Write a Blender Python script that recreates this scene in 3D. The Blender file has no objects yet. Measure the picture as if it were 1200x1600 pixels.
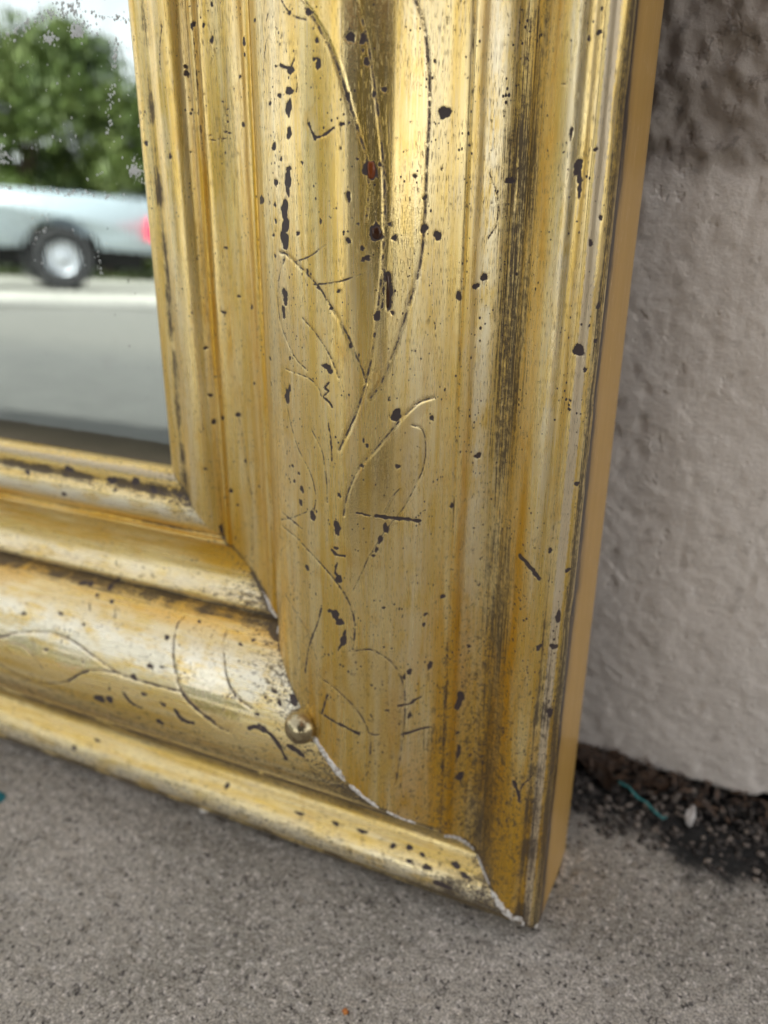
import bpy, bmesh, math, random
import numpy as np
from mathutils import Vector, Matrix, noise as mnoise

random.seed(7)
C = bpy.context.scene.collection
SC = bpy.context.scene

# ------------------------------------------------------------------ camera
LEAN = math.radians(4.5)                       # how far the mirror leans back
CAM_AT = Vector((0.0260662, -0.1556845, 0.2063216))
cam_d = bpy.data.cameras.new('camera')
cam = bpy.data.objects.new('camera', cam_d)
C.objects.link(cam)
cr = Vector((0.91311141, 0.4069828, -0.02434218))
cu = Vector((-0.153217, 0.39786245, 0.90456068))
cb = cr.cross(cu).normalized()
mw = Matrix.Identity(4)
for i in range(3):
    mw[i][0], mw[i][1], mw[i][2], mw[i][3] = cr[i], cu[i], cb[i], CAM_AT[i]
cam.matrix_world = mw
cam_d.sensor_fit = 'VERTICAL'
cam_d.sensor_height = 24.0 * 1600 / 1220.65
cam_d.lens = 24.0
cam_d.clip_start = 0.01
cam_d.clip_end = 900.0
cam_d.dof.use_dof = True
cam_d.dof.focus_distance = 0.166
cam_d.dof.aperture_fstop = 9.0
SC.camera = cam

# ------------------------------------------------------------------ daylight
SUN_EL, SUN_AZ = math.radians(63), math.radians(14)      # azimuth clockwise from +Y: the sun is behind the wall, the mirror stands in its shade
world = bpy.data.worlds.new('World')
SC.world = world
world.use_nodes = True
wn, wl = world.node_tree.nodes, world.node_tree.links
bg = wn['Background']
sky = wn.new('ShaderNodeTexSky')
sky.sky_type = 'NISHITA'
sky.sun_disc = False
sky.sun_elevation = SUN_EL
sky.sun_rotation = SUN_AZ
sky.air_density = 1.0
sky.dust_density = 2.0
sky.ozone_density = 1.0
# warm white mixed into the sky's colour to take out its blue cast
bw = wn.new('ShaderNodeRGBToBW'); wl.new(sky.outputs[0], bw.inputs[0])
warm_grey = wn.new('ShaderNodeMix'); warm_grey.data_type = 'RGBA'; warm_grey.blend_type = 'MULTIPLY'; warm_grey.inputs[0].default_value = 1.0
wl.new(bw.outputs[0], warm_grey.inputs[6]); warm_grey.inputs[7].default_value = (1.17, 1.11, 1.02, 1)
cmix = wn.new('ShaderNodeMix'); cmix.data_type = 'RGBA'; cmix.inputs[0].default_value = 0.82
wl.new(sky.outputs[0], cmix.inputs[6]); wl.new(warm_grey.outputs[2], cmix.inputs[7])
wl.new(cmix.outputs[2], bg.inputs[0])
bg.inputs[1].default_value = 0.15
sun_d = bpy.data.lights.new('sun', 'SUN')
sun_d.energy = 2.0
sun_d.angle = math.radians(0.6)
sun_d.color = (1.0, 0.95, 0.87)
sun = bpy.data.objects.new('sun', sun_d)
C.objects.link(sun)
to_sun = Vector((math.sin(SUN_AZ) * math.cos(SUN_EL), math.cos(SUN_AZ) * math.cos(SUN_EL), math.sin(SUN_EL)))
sun.rotation_euler = to_sun.to_track_quat('Z', 'Y').to_euler()
SC.view_settings.view_transform = 'Standard'
SC.view_settings.look = 'None'
SC.view_settings.exposure = 1.68
SC.view_settings.gamma = 1.0
SC.cycles.max_bounces = 8
SC.cycles.use_denoising = True

# ------------------------------------------------------------------ helpers
def smooth(x, a, b):
    t = np.clip((x - a) / (b - a), 0, 1)
    return t * t * (3 - 2 * t)

def noise2(x, y, seed=0):
    """value noise, -1..1, on numpy arrays"""
    xi = np.floor(x).astype(np.int64); yi = np.floor(y).astype(np.int64)
    fx = x - xi; fy = y - yi
    fx = fx * fx * (3 - 2 * fx); fy = fy * fy * (3 - 2 * fy)
    def h(i, j):
        n = (i * 374761393 + j * 668265263 + seed * 974634777) & 0xffffffff
        n = ((n ^ (n >> 13)) * 1274126177) & 0xffffffff
        return ((n ^ (n >> 16)) & 0xffff) / 32767.5 - 1.0
    a = h(xi, yi) * (1 - fx) + h(xi + 1, yi) * fx
    b = h(xi, yi + 1) * (1 - fx) + h(xi + 1, yi + 1) * fx
    return a * (1 - fy) + b * fy

def fbm(x, y, seed=0, octs=3):
    r = 0; amp = 1.0; tot = 0
    for k in range(octs):
        r = r + amp * noise2(x * 2 ** k, y * 2 ** k, seed + 17 * k); tot += amp; amp *= .5
    return r / tot

def mesh_from(name, verts, faces, smooth_shade=True):
    """verts (n,3) array, faces (m,4) or (m,3) array -> mesh, quickly"""
    me = bpy.data.meshes.new(name)
    k = faces.shape[1]
    me.vertices.add(len(verts)); me.vertices.foreach_set('co', np.ascontiguousarray(verts, np.float32).ravel())
    me.loops.add(faces.size); me.loops.foreach_set('vertex_index', np.ascontiguousarray(faces, np.int32).ravel())
    me.polygons.add(len(faces))
    me.polygons.foreach_set('loop_start', np.arange(0, faces.size, k, dtype=np.int32))
    me.polygons.foreach_set('loop_total', np.full(len(faces), k, np.int32))
    me.update(calc_edges=True)
    me.validate()
    if smooth_shade:
        me.polygons.foreach_set('use_smooth', np.ones(len(me.polygons), bool))
    return me

def grid_faces(nu, nv, wrap_u=False):
    i, j = np.meshgrid(np.arange(nu if wrap_u else nu - 1), np.arange(nv - 1), indexing='ij')
    i2 = (i + 1) % nu
    return np.stack([i * nv + j, i2 * nv + j, i2 * nv + j + 1, i * nv + j + 1], -1).reshape(-1, 4)

def add_attr(me, name, arr, kind='FLOAT'):
    a = me.attributes.new(name, kind, 'POINT')
    a.data.foreach_set('vector' if kind == 'FLOAT_VECTOR' else 'value', np.ascontiguousarray(arr, np.float32).ravel())

def link(name, me, mats, parent=None):
    o = bpy.data.objects.new(name, me)
    C.objects.link(o)
    for m in (mats if isinstance(mats, (list, tuple)) else [mats]):
        me.materials.append(m)
    if parent: o.parent = parent
    return o

def obj(name, bm, mat, parent=None, sm=False):
    me = bpy.data.meshes.new(name)
    bmesh.ops.recalc_face_normals(bm, faces=bm.faces)
    bm.to_mesh(me); bm.free()
    if sm:
        for p in me.polygons: p.use_smooth = True
    return link(name, me, mat, parent)

def tag(o, label=None, cat=None, group=None, kind=None):
    if label: o['label'] = label
    if cat: o['category'] = cat
    if group: o['group'] = group
    if kind: o['kind'] = kind
    return o

def empty(name, loc=(0, 0, 0)):
    o = bpy.data.objects.new(name, None)
    C.objects.link(o); o.location = loc
    return o

class Mat:
    """small node-graph helper"""
    def __init__(self, name, col=(.5, .5, .5), rough=.5, metal=0.0, **kw):
        self.m = bpy.data.materials.new(name); self.m.use_nodes = True
        self.n = self.m.node_tree.nodes; self.l = self.m.node_tree.links
        self.p = self.n['Principled BSDF']
        self.set('Base Color', col if hasattr(col, 'is_linked') else (*col, 1))
        self.set('Roughness', rough); self.set('Metallic', metal)
        for k, v in kw.items(): self.set(k.replace('_', ' '), v)
    def set(self, k, v):
        if isinstance(v, bpy.types.NodeSocket): self.l.new(v, self.p.inputs[k])
        else: self.p.inputs[k].default_value = v
    def put(self, sock, v):
        if isinstance(v, bpy.types.NodeSocket): self.l.new(v, sock)
        else: sock.default_value = v
    def attr(self, name, out='Fac'):
        a = self.n.new('ShaderNodeAttribute'); a.attribute_name = name
        return a.outputs[out]
    def obj_co(self):
        return self.n.new('ShaderNodeTexCoord').outputs['Object']
    def scale(self, vec, s):
        v = self.n.new('ShaderNodeVectorMath'); v.operation = 'MULTIPLY'
        self.l.new(vec, v.inputs[0]); v.inputs[1].default_value = s
        return v.outputs[0]
    def noise(self, vec, scale=1.0, detail=3.0, rough=.55, dist=0.0, out='Fac'):
        t = self.n.new('ShaderNodeTexNoise')
        self.l.new(vec, t.inputs['Vector']); t.inputs['Scale'].default_value = scale
        t.inputs['Detail'].default_value = detail; t.inputs['Roughness'].default_value = rough
        t.inputs['Distortion'].default_value = dist
        return t.outputs[out]
    def voro(self, vec, scale=1.0, feature='F1', out='Distance', rnd=1.0):
        t = self.n.new('ShaderNodeTexVoronoi'); t.feature = feature
        self.l.new(vec, t.inputs['Vector']); t.inputs['Scale'].default_value = scale
        t.inputs['Randomness'].default_value = rnd
        return t.outputs[out]
    def math(self, op, a, b=0.0, c=None, clamp=False):
        t = self.n.new('ShaderNodeMath'); t.operation = op; t.use_clamp = clamp
        self.put(t.inputs[0], a); self.put(t.inputs[1], b)
        if c is not None: self.put(t.inputs[2], c)
        return t.outputs[0]
    def step(self, x, a, b):
        """smooth 0..1 as x goes from a to b"""
        t = self.n.new('ShaderNodeMapRange'); t.interpolation_type = 'SMOOTHSTEP'
        self.put(t.inputs['Value'], x)
        if a <= b:
            t.inputs['From Min'].default_value = a; t.inputs['From Max'].default_value = b
            t.inputs['To Min'].default_value = 0; t.inputs['To Max'].default_value = 1
        else:
            t.inputs['From Min'].default_value = b; t.inputs['From Max'].default_value = a
            t.inputs['To Min'].default_value = 1; t.inputs['To Max'].default_value = 0
        return t.outputs[0]
    def mix(self, f, a, b):
        t = self.n.new('ShaderNodeMix'); t.data_type = 'RGBA'
        self.put(t.inputs[0], f)
        for s, v in ((t.inputs[6], a), (t.inputs[7], b)):
            self.put(s, v if isinstance(v, bpy.types.NodeSocket) else (*v, 1))
        return t.outputs[2]
    def mixf(self, f, a, b):
        t = self.n.new('ShaderNodeMix'); t.data_type = 'FLOAT'
        self.put(t.inputs[0], f); self.put(t.inputs[2], a); self.put(t.inputs[3], b)
        return t.outputs[0]
    def bump(self, h, dist, strength=1.0):
        b = self.n.new('ShaderNodeBump'); self.l.new(h, b.inputs['Height'])
        b.inputs['Distance'].default_value = dist; b.inputs['Strength'].default_value = strength
        self.l.new(b.outputs[0], self.p.inputs['Normal'])

# ------------------------------------------------------------------ engraving and damage on the gilding, as (mm across the moulding, mm along the rail)
RIGHT_ETCHED = [(0.83, [(76.5, 227.6),(79.9, 223.9),(83.3, 219.0),(85.4, 214.4),(87.0, 209.8),(88.9, 204.4),(90.3, 200.1),(90.7, 194.2),(90.2, 188.9)]),(0.75, [(88.4, 226.6),(90.3, 220.6),(91.6, 213.8),(92.6, 207.4),(93.7, 197.6),(93.9, 188.7),(93.5, 180.7),(92.8, 173.3),(91.4, 162.6),(90.0, 156.0),(88.0, 149.8),(86.1, 145.3),(84.0, 141.0)]),(0.75, [(99.4, 227.1),(101.3, 222.8),(102.5, 216.0),(102.8, 208.3),(102.5, 199.1),(102.4, 190.1),(101.6, 180.7),(99.1, 172.1),(96.3, 163.3),(93.3, 156.0),(91.1, 153.0)]),(0.68, [(66.3, 182.2),(69.9, 181.6),(78.1, 177.1),(82.3, 172.4),(85.9, 166.9),(88.1, 161.9),(89.6, 158.3),(90.0, 156.0)]),(0.52, [(68.3, 180.9),(65.9, 177.4),(64.7, 173.2),(64.9, 169.0),(66.1, 165.8),(70.8, 160.3),(75.6, 157.8)]),(0.52, [(74.4, 169.0),(78.2, 166.4),(81.8, 162.2),(84.2, 157.2)]),(0.45, [(66.9, 156.9),(75.6, 156.2),(78.7, 154.5),(79.7, 152.5)]),(0.6, [(66.6, 153.3),(67.5, 146.1),(70.9, 139.3),(75.3, 134.4),(77.0, 130.3),(77.1, 127.2),(76.0, 123.5)]),(0.45, [(76.4, 144.6),(79.4, 140.3),(80.2, 136.3),(80.6, 133.0),(80.7, 127.9)]),(0.68, [(105.7, 152.4),(103.6, 152.0),(101.2, 151.0),(97.3, 147.4),(92.7, 142.0),(88.7, 137.3),(86.3, 132.1),(85.4, 128.6),(84.9, 125.5)]),(0.52, [(100.5, 146.6),(102.4, 145.8),(103.6, 143.9),(104.0, 139.6),(103.3, 135.7),(102.1, 133.2),(99.2, 127.6),(94.7, 122.0),(92.8, 118.9),(90.7, 115.2),(89.1, 111.2),(87.0, 106.5)]),(0.45, [(94.2, 126.3),(95.8, 129.6),(97.9, 131.9)]),(0.75, [(61.5, 116.6),(69.5, 115.5),(78.1, 111.9),(83.0, 107.7),(85.9, 103.3),(87.1, 99.1),(87.4, 95.6),(86.7, 90.2)]),(0.75, [(87.4, 89.9),(89.8, 90.4),(92.1, 90.0),(96.5, 86.3),(99.1, 81.2),(100.2, 74.4),(100.0, 65.6),(99.1, 56.7),(98.0, 48.6)]),(0.68, [(75.9, 79.6),(81.2, 78.4),(86.5, 74.3),(89.8, 68.9),(91.2, 62.9),(90.9, 56.8),(90.1, 52.3)]),(0.38, [(61.8, 97.7),(68.9, 93.4),(73.0, 90.6),(76.0, 84.4)]),(0.38, [(70.5, 228.5),(72.2, 226.7),(74.9, 225.1),(77.9, 224.2)]),(0.26, [(78.2, 176.2),(84.5, 177.1),(90.5, 179.2)]),(0.26, [(73.2, 180.7),(77.5, 181.9),(81.6, 184.3)])]
RIGHT_SCRATCHES = [(0.35, [(69.3, 217.6),(72.0, 216.8),(73.1, 217.0),(74.1, 218.0)]),(0.28, [(79.6, 204.0),(81.2, 204.3),(82.5, 204.9),(83.7, 205.6)]),(0.42, [(78.0, 206.6),(78.6, 205.4),(79.6, 203.8)]),(0.14, [(74.6, 215.3),(74.9, 213.9),(74.6, 212.5)]),(0.17, [(64.2, 222.7),(62.9, 219.7),(61.7, 215.2)]),(0.17, [(65.3, 227.0),(64.5, 226.0)]),(0.28, [(81.8, 155.9),(80.6, 154.6),(81.6, 153.9),(80.2, 152.6),(81.7, 151.6),(82.4, 150.5)]),(0.21, [(81.3, 147.7),(81.6, 145.2),(82.0, 142.3),(82.1, 137.9)]),(0.14, [(105.3, 168.6),(105.8, 165.5)]),(0.28, [(88.0, 126.2),(89.2, 126.1),(91.1, 125.6)]),(0.56, [(92.5, 125.6),(96.1, 124.9),(99.3, 124.3),(103.0, 123.3)]),(0.7, [(94.7, 178.5),(94.9, 175.3),(95.1, 172.1)]),(0.28, [(93.9, 179.7),(93.8, 176.0),(93.5, 172.1)]),(0.7, [(132.2, 115.8),(134.7, 114.5),(135.9, 113.5),(137.5, 111.6)]),(0.35, [(78.2, 99.8),(76.9, 95.4),(74.0, 89.1),(72.2, 83.6),(71.0, 78.2)]),(0.56, [(98.5, 73.2),(101.4, 73.2),(103.2, 74.1),(104.7, 74.5)]),(0.42, [(99.4, 64.2),(102.5, 64.4),(105.3, 64.6),(107.9, 64.3)]),(0.56, [(78.6, 68.6),(82.5, 67.6),(85.6, 66.8),(88.1, 65.6)]),(0.35, [(79.5, 75.3),(78.5, 72.1),(77.5, 68.7)]),(0.28, [(90.9, 65.9),(92.2, 65.2),(93.4, 65.3)]),(0.56, [(135.8, 52.6),(137.1, 49.3),(137.4, 46.8)]),(0.35, [(137.4, 49.8),(138.2, 52.5),(140.4, 54.2)]),(0.42, [(85.0, 95.4),(84.2, 92.0),(82.9, 89.2)]),(0.56, [(81.9, 116.1),(83.1, 115.2),(84.9, 115.2)]),(0.42, [(83.1, 113.1),(82.5, 110.7),(84.1, 108.6)]),(0.14, [(29.7, 138.8),(31.1, 131.5),(31.8, 122.4),(33.1, 113.2),(32.0, 101.2),(31.8, 92.0)]),(0.14, [(24.1, 227.7),(24.2, 219.9),(24.0, 211.8)]),(0.14, [(24.3, 209.6),(24.4, 203.7)]),(0.14, [(15.2, 230.5),(14.0, 225.4),(13.6, 220.8)]),(0.28, [(62.3, 120.3),(66.9, 119.7),(71.7, 118.9)]),(0.17, [(61.7, 118.0),(67.9, 120.7),(73.9, 123.9)]),(0.14, [(117.0, 198.2),(119.0, 193.4),(119.1, 188.4),(117.4, 185.6)]),(0.14, [(112.2, 78.9),(112.0, 71.0)]),(0.42, [(20.5, 105.1),(20.7, 103.0)]),(0.28, [(99.8, 88.5),(99.8, 88.5)])]
RIGHT_LOSSES = [(78.5, 225.4, 0.72, 0.72),(73.0, 226.0, 0.58, 0.42),(80.4, 220.6, 0.43, 0.52),(79.7, 217.6, 0.44, 0.32),(80.6, 216.7, 0.73, 0.96),(67.6, 217.6, 0.51, 0.22),(72.9, 216.3, 0.99, 0.77),(72.2, 212.8, 1.24, 0.78),(68.6, 212.3, 0.71, 0.46),(71.8, 209.8, 1.11, 1.47),(71.7, 205.3, 0.93, 1.04),(65.6, 203.1, 0.8, 0.84),(64.7, 211.2, 0.53, 0.47),(65.8, 196.2, 0.81, 0.75),(71.0, 198.6, 0.96, 0.6),(70.7, 196.7, 1.44, 1.46),(70.5, 194.5, 0.73, 1.1),(69.0, 190.8, 1.48, 1.88),(69.1, 187.8, 1.49, 1.78),(68.6, 184.8, 1.51, 2.07),(67.8, 173.7, 1.31, 0.96),(68.0, 172.1, 1.05, 0.96),(67.0, 169.6, 0.85, 1.26),(85.5, 206.3, 0.51, 0.44),(86.9, 206.5, 0.25, 0.33),(86.6, 211.1, 0.5, 0.86),(87.3, 220.8, 0.85, 1.03),(89.6, 220.4, 0.71, 0.82),(89.6, 218.6, 0.36, 0.42),(90.3, 216.8, 0.6, 0.73),(91.7, 211.4, 0.36, 0.75),(93.6, 212.2, 0.49, 0.54),(88.4, 200.2, 0.38, 0.34),(91.0, 198.2, 1.38, 1.83),(92.8, 199.2, 0.38, 0.57),(85.2, 202.1, 0.26, 0.34),(68.3, 200.6, 0.49, 0.48),(75.8, 199.7, 0.4, 0.35),(86.7, 193.4, 0.52, 0.94),(80.5, 188.6, 0.31, 0.49),(73.7, 186.2, 0.63, 0.5),(88.5, 188.3, 0.39, 0.24),(87.3, 189.4, 0.39, 0.15),(92.1, 186.4, 1.55, 1.33),(92.3, 187.6, 0.77, 0.96),(94.9, 188.3, 0.52, 0.36),(95.9, 185.7, 0.67, 0.49),(86.6, 185.1, 0.53, 0.61),(89.4, 183.7, 0.52, 0.49),(90.4, 181.8, 0.78, 0.49),(89.6, 181.5, 0.52, 0.5),(94.9, 177.2, 0.53, 1.51),(95.1, 174.7, 0.67, 1.79),(94.9, 172.6, 0.54, 1.16),(92.5, 170.4, 0.67, 1.17),(95.7, 170.9, 0.42, 0.39),(84.4, 175.2, 0.41, 0.38),(64.2, 181.3, 0.56, 0.4),(81.2, 159.3, 1.16, 0.69),(82.0, 158.4, 0.66, 0.69),(69.0, 159.6, 0.53, 0.44),(57.6, 192.8, 1.59, 1.05),(65.1, 191.8, 0.55, 0.51),(65.1, 188.5, 0.55, 0.52),(63.8, 185.6, 0.56, 0.4),(76.5, 178.8, 0.31, 0.64),(58.8, 158.0, 0.8, 0.46),(106.1, 208.8, 1.25, 1.23),(105.4, 186.1, 0.88, 0.99),(102.3, 193.3, 0.57, 0.48),(102.3, 187.5, 0.86, 0.86),(105.8, 198.6, 0.29, 0.23),(103.6, 217.4, 0.27, 0.43),(100.0, 197.2, 0.4, 0.35),(121.4, 196.8, 0.92, 0.73),(115.0, 175.9, 0.82, 0.66),(116.9, 177.7, 0.74, 0.92),(110.8, 173.9, 0.56, 1.06),(138.1, 198.8, 0.97, 1.34),(138.5, 199.7, 0.6, 0.67),(138.7, 196.8, 0.62, 1.13),(138.9, 194.7, 0.55, 1.14),(140.1, 221.4, 0.54, 0.5),(138.0, 220.3, 0.34, 0.51),(136.3, 204.8, 0.38, 0.99),(134.1, 213.2, 0.41, 0.21),(141.7, 202.1, 0.49, 0.33),(142.4, 185.2, 0.51, 0.6),(144.0, 189.8, 0.4, 0.59),(137.0, 193.4, 0.24, 0.23),(142.1, 164.0, 1.09, 1.44),(146.2, 172.9, 0.86, 0.65),(146.1, 165.8, 0.66, 0.4),(144.0, 159.9, 0.57, 0.54),(96.8, 149.0, 1.32, 1.29),(89.6, 143.5, 0.28, 0.58),(90.4, 142.3, 0.43, 0.44),(97.3, 137.2, 0.6, 0.6),(117.7, 137.9, 0.81, 0.78),(105.3, 147.8, 0.48, 0.73),(89.3, 137.6, 0.43, 0.45),(83.9, 130.2, 0.46, 0.62),(83.2, 122.1, 1.01, 1.6),(67.2, 150.5, 1.15, 1.67),(68.3, 152.6, 0.54, 1.05),(111.2, 126.1, 0.62, 0.65),(92.4, 170.3, 0.27, 0.26),(94.7, 122.4, 0.74, 1.27),(93.4, 119.7, 0.6, 1.13),(92.5, 117.2, 0.45, 0.81),(91.8, 115.6, 0.45, 0.49),(144.8, 134.5, 0.77, 0.62),(73.3, 109.1, 0.98, 0.7),(82.8, 116.9, 0.72, 0.49),(83.4, 108.9, 1.02, 1.01),(82.3, 99.2, 1.3, 1.23),(83.6, 97.4, 1.01, 1.06),(80.8, 99.8, 0.75, 0.53),(84.5, 92.6, 0.8, 1.79),(109.8, 102.3, 0.7, 0.71),(94.4, 101.8, 0.46, 0.35),(105.2, 98.3, 0.53, 0.54),(104.8, 95.5, 0.53, 0.54),(106.9, 83.3, 0.73, 1.32),(101.2, 82.8, 0.85, 0.75),(116.4, 71.9, 1.28, 1.79),(115.8, 70.0, 1.1, 2.0),(116.6, 54.5, 0.75, 2.12),(117.4, 46.2, 1.33, 1.31),(139.1, 93.0, 0.85, 0.91),(143.0, 93.2, 0.94, 0.89),(143.4, 101.3, 0.79, 1.55),(139.8, 118.4, 0.7, 0.65),(144.7, 113.3, 0.78, 0.68),(143.9, 74.2, 0.85, 1.72),(101.5, 69.7, 0.53, 0.99),(76.0, 123.5, 1.17, 1.15),(68.4, 134.0, 0.56, 0.49),(71.1, 132.8, 0.55, 0.48),(72.2, 129.1, 0.76, 0.98),(71.5, 125.6, 0.83, 0.83),(69.0, 130.3, 0.56, 0.49),(88.6, 162.2, 0.28, 0.4),(86.8, 164.1, 0.42, 0.67),(82.6, 171.6, 0.48, 0.39),(79.5, 175.7, 0.48, 0.39),(24.2, 230.6, 0.61, 0.64),(23.8, 229.8, 0.33, 0.51),(26.9, 230.4, 0.34, 0.51),(28.7, 227.3, 0.51, 0.77),(41.0, 225.6, 0.73, 0.85),(41.0, 223.1, 0.49, 0.37),(20.1, 222.1, 0.45, 0.53),(20.1, 220.7, 0.6, 0.8),(37.9, 219.1, 0.54, 0.38),(25.9, 216.3, 0.26, 0.2),(30.9, 214.5, 0.31, 0.27),(38.2, 209.2, 0.82, 0.53),(32.3, 212.9, 0.31, 0.2),(31.9, 211.6, 0.31, 0.2),(32.0, 210.2, 0.42, 0.27),(31.2, 208.1, 0.63, 0.21),(32.2, 207.8, 0.63, 0.21),(26.9, 207.5, 0.53, 0.18),(27.3, 206.4, 0.53, 0.18),(28.8, 206.6, 0.35, 0.15),(30.4, 206.6, 0.64, 0.15),(14.5, 202.9, 0.35, 1.0),(4.8, 206.1, 0.72, 0.72),(29.3, 234.3, 0.4, 0.49),(19.8, 203.8, 0.23, 0.21),(58.6, 227.0, 0.7, 0.44),(32.5, 170.1, 0.67, 0.4),(27.3, 165.8, 0.76, 0.41),(29.0, 181.8, 0.56, 0.38),(29.7, 138.8, 0.93, 0.72),(24.8, 137.5, 0.54, 0.53),(20.5, 136.1, 0.7, 0.72),(19.8, 156.3, 0.5, 0.5),(20.1, 143.5, 0.52, 0.53),(31.3, 125.9, 0.61, 0.47),(26.0, 116.2, 0.73, 0.68),(37.7, 167.9, 0.59, 0.63),(17.2, 122.6, 0.35, 0.38),(20.4, 104.3, 0.55, 1.19),(37.0, 148.3, 0.46, 0.51),(27.8, 112.2, 0.42, 0.39),(36.6, 119.8, 0.65, 0.38),(99.9, 81.5, 0.34, 1.13),(116.0, 60.9, 0.56, 0.62),(95.5, 72.4, 0.51, 0.39),(118.0, 87.0, 0.53, 0.57)]
BOTTOM_ETCHED = [(0.68, [(80.4, 192.8),(76.3, 183.9),(73.1, 175.9),(70.2, 169.4),(67.3, 155.9),(67.9, 146.5),(70.4, 138.1),(72.8, 129.8),(73.9, 124.7)]),(0.75, [(79.6, 186.8),(81.9, 175.5),(84.7, 166.2),(84.0, 156.3),(80.6, 146.7),(77.0, 141.5),(75.1, 138.1),(73.6, 129.6),(73.7, 119.0),(73.3, 104.0)]),(0.45, [(74.9, 175.6),(73.5, 167.2),(75.6, 161.0),(79.1, 156.4)]),(0.38, [(75.8, 176.8),(75.8, 173.1),(77.5, 169.5)]),(0.9, [(52.2, 111.0),(54.9, 111.5),(58.6, 110.9),(64.9, 109.1),(70.0, 106.4),(73.5, 103.8),(76.3, 99.4),(78.5, 95.2),(80.4, 89.8),(80.5, 86.8)]),(0.75, [(53.2, 95.2),(57.0, 94.3),(61.6, 92.3),(67.4, 89.3),(70.5, 85.4),(72.3, 80.4)]),(0.45, [(81.1, 85.5),(84.0, 84.0),(86.7, 82.7),(89.3, 80.3)])]
BOTTOM_SCRATCHES = [(0.28, [(55.3, 145.1),(57.8, 143.5)]),(0.28, [(54.9, 135.1),(58.3, 133.3)]),(0.98, [(49.0, 141.3),(46.2, 142.0),(42.9, 139.9)]),(0.56, [(78.8, 124.5),(81.1, 121.7),(81.9, 117.7)]),(0.84, [(79.0, 105.7),(81.3, 103.1),(81.7, 99.2)]),(0.7, [(76.0, 77.4),(77.2, 74.6),(79.2, 71.6),(81.5, 69.9),(83.8, 68.5)]),(0.84, [(79.5, 67.9),(79.8, 65.5),(81.0, 63.1)]),(0.7, [(77.9, 80.6),(76.9, 78.3),(77.5, 75.7)]),(0.35, [(73.7, 119.0),(73.7, 114.0),(73.6, 109.0),(73.3, 104.0)]),(0.56, [(80.5, 146.2),(77.0, 141.5),(75.4, 138.5)]),(0.56, [(73.8, 103.5),(75.5, 101.2),(77.4, 97.0),(79.2, 91.9)]),(0.56, [(73.3, 177.0),(71.7, 172.3)])]
BOTTOM_LOSSES = [(63.8, 168.4, 0.58, 1.29),(60.8, 154.0, 0.57, 0.97),(62.2, 144.0, 0.56, 0.71),(59.5, 113.3, 0.71, 1.07),(68.8, 116.4, 0.72, 1.11),(68.2, 112.3, 0.35, 0.87),(72.7, 156.2, 0.57, 1.01),(73.0, 141.0, 0.38, 0.49),(52.3, 144.0, 0.63, 0.88),(53.2, 137.5, 0.62, 1.08),(49.3, 152.0, 1.17, 1.52),(48.9, 149.2, 1.17, 1.3),(83.3, 133.9, 1.55, 2.04),(82.4, 129.9, 1.53, 1.26),(73.2, 121.5, 0.92, 1.15),(77.3, 116.9, 0.55, 1.35),(78.6, 109.8, 0.63, 1.16),(85.0, 111.5, 1.19, 1.32),(128.0, 158.0, 0.6, 1.31),(133.1, 166.8, 0.84, 1.37),(66.8, 68.2, 1.47, 1.5),(56.2, 89.0, 0.52, 0.78),(54.0, 85.7, 0.54, 0.75),(52.6, 105.2, 0.59, 0.6),(66.2, 74.6, 0.5, 0.96),(73.4, 78.5, 0.52, 0.79),(128.4, 103.2, 1.11, 0.91),(129.2, 75.9, 0.53, 1.68),(128.6, 63.3, 0.52, 1.42),(128.2, 54.4, 0.69, 1.58),(129.3, 44.0, 0.85, 0.96),(128.2, 39.0, 1.01, 0.94),(131.9, 32.6, 0.86, 1.31),(128.7, 24.5, 0.82, 1.62),(130.6, 21.3, 0.83, 1.44),(135.3, 27.5, 1.04, 2.64),(131.8, 38.1, 0.69, 0.95),(128.9, 34.7, 0.67, 0.93),(68.7, 72.4, 0.83, 0.76),(68.4, 76.9, 0.5, 0.58),(10.3, 175.4, 0.81, 1.32),(6.9, 158.2, 1.02, 1.85),(8.0, 141.1, 1.19, 2.0),(7.1, 132.0, 1.36, 1.45),(8.6, 125.3, 1.14, 1.19),(15.2, 159.6, 0.72, 1.13),(10.9, 139.3, 0.57, 0.71)]
DROP_RUNS = [([(-125.8, 230.4), (-125.7, 228.5), (-126.9, 226.0), (-127.5, 223.0)], 26, 0.35), ([(-128.4, 220.1), (-128.1, 219.0), (-129.4, 217.3), (-129.7, 215.4), (-130.9, 213.3), (-130.4, 211.0), (-131.9, 208.1)], 34, 0.5), ([(-164.7, 231.9), (-156.1, 234.3), (-147.9, 236.1), (-142.3, 237.7), (-135.9, 238.0)], 120, 1.6), ([(-133.0, 236.4), (-129.2, 235.0), (-124.2, 234.4), (-121.3, 233.9)], 30, 0.5), ([(-142.3, 237.7), (-137.3, 235.8), (-133.8, 232.0)], 50, 1.4), ([(-173.0, 196.3), (-158.4, 195.3), (-142.3, 194.4), (-127.0, 193.3)], 60, 0.8), ([(-156.6, 186.2), (-162.2, 183.1)], 10, 0.6), ([(-140.2, 179.3), (-139.3, 173.3)], 10, 0.5), ([(-137.0, 198.9), (-133.6, 199.9)], 5, 0.3)]
DROP_FIELDS = [(-175, -120.5, 175, 250, 90), (-185, -120.5, 205, 250, 60), (-118.3, -124.7, 196.5, 204.1, 70)]

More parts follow.
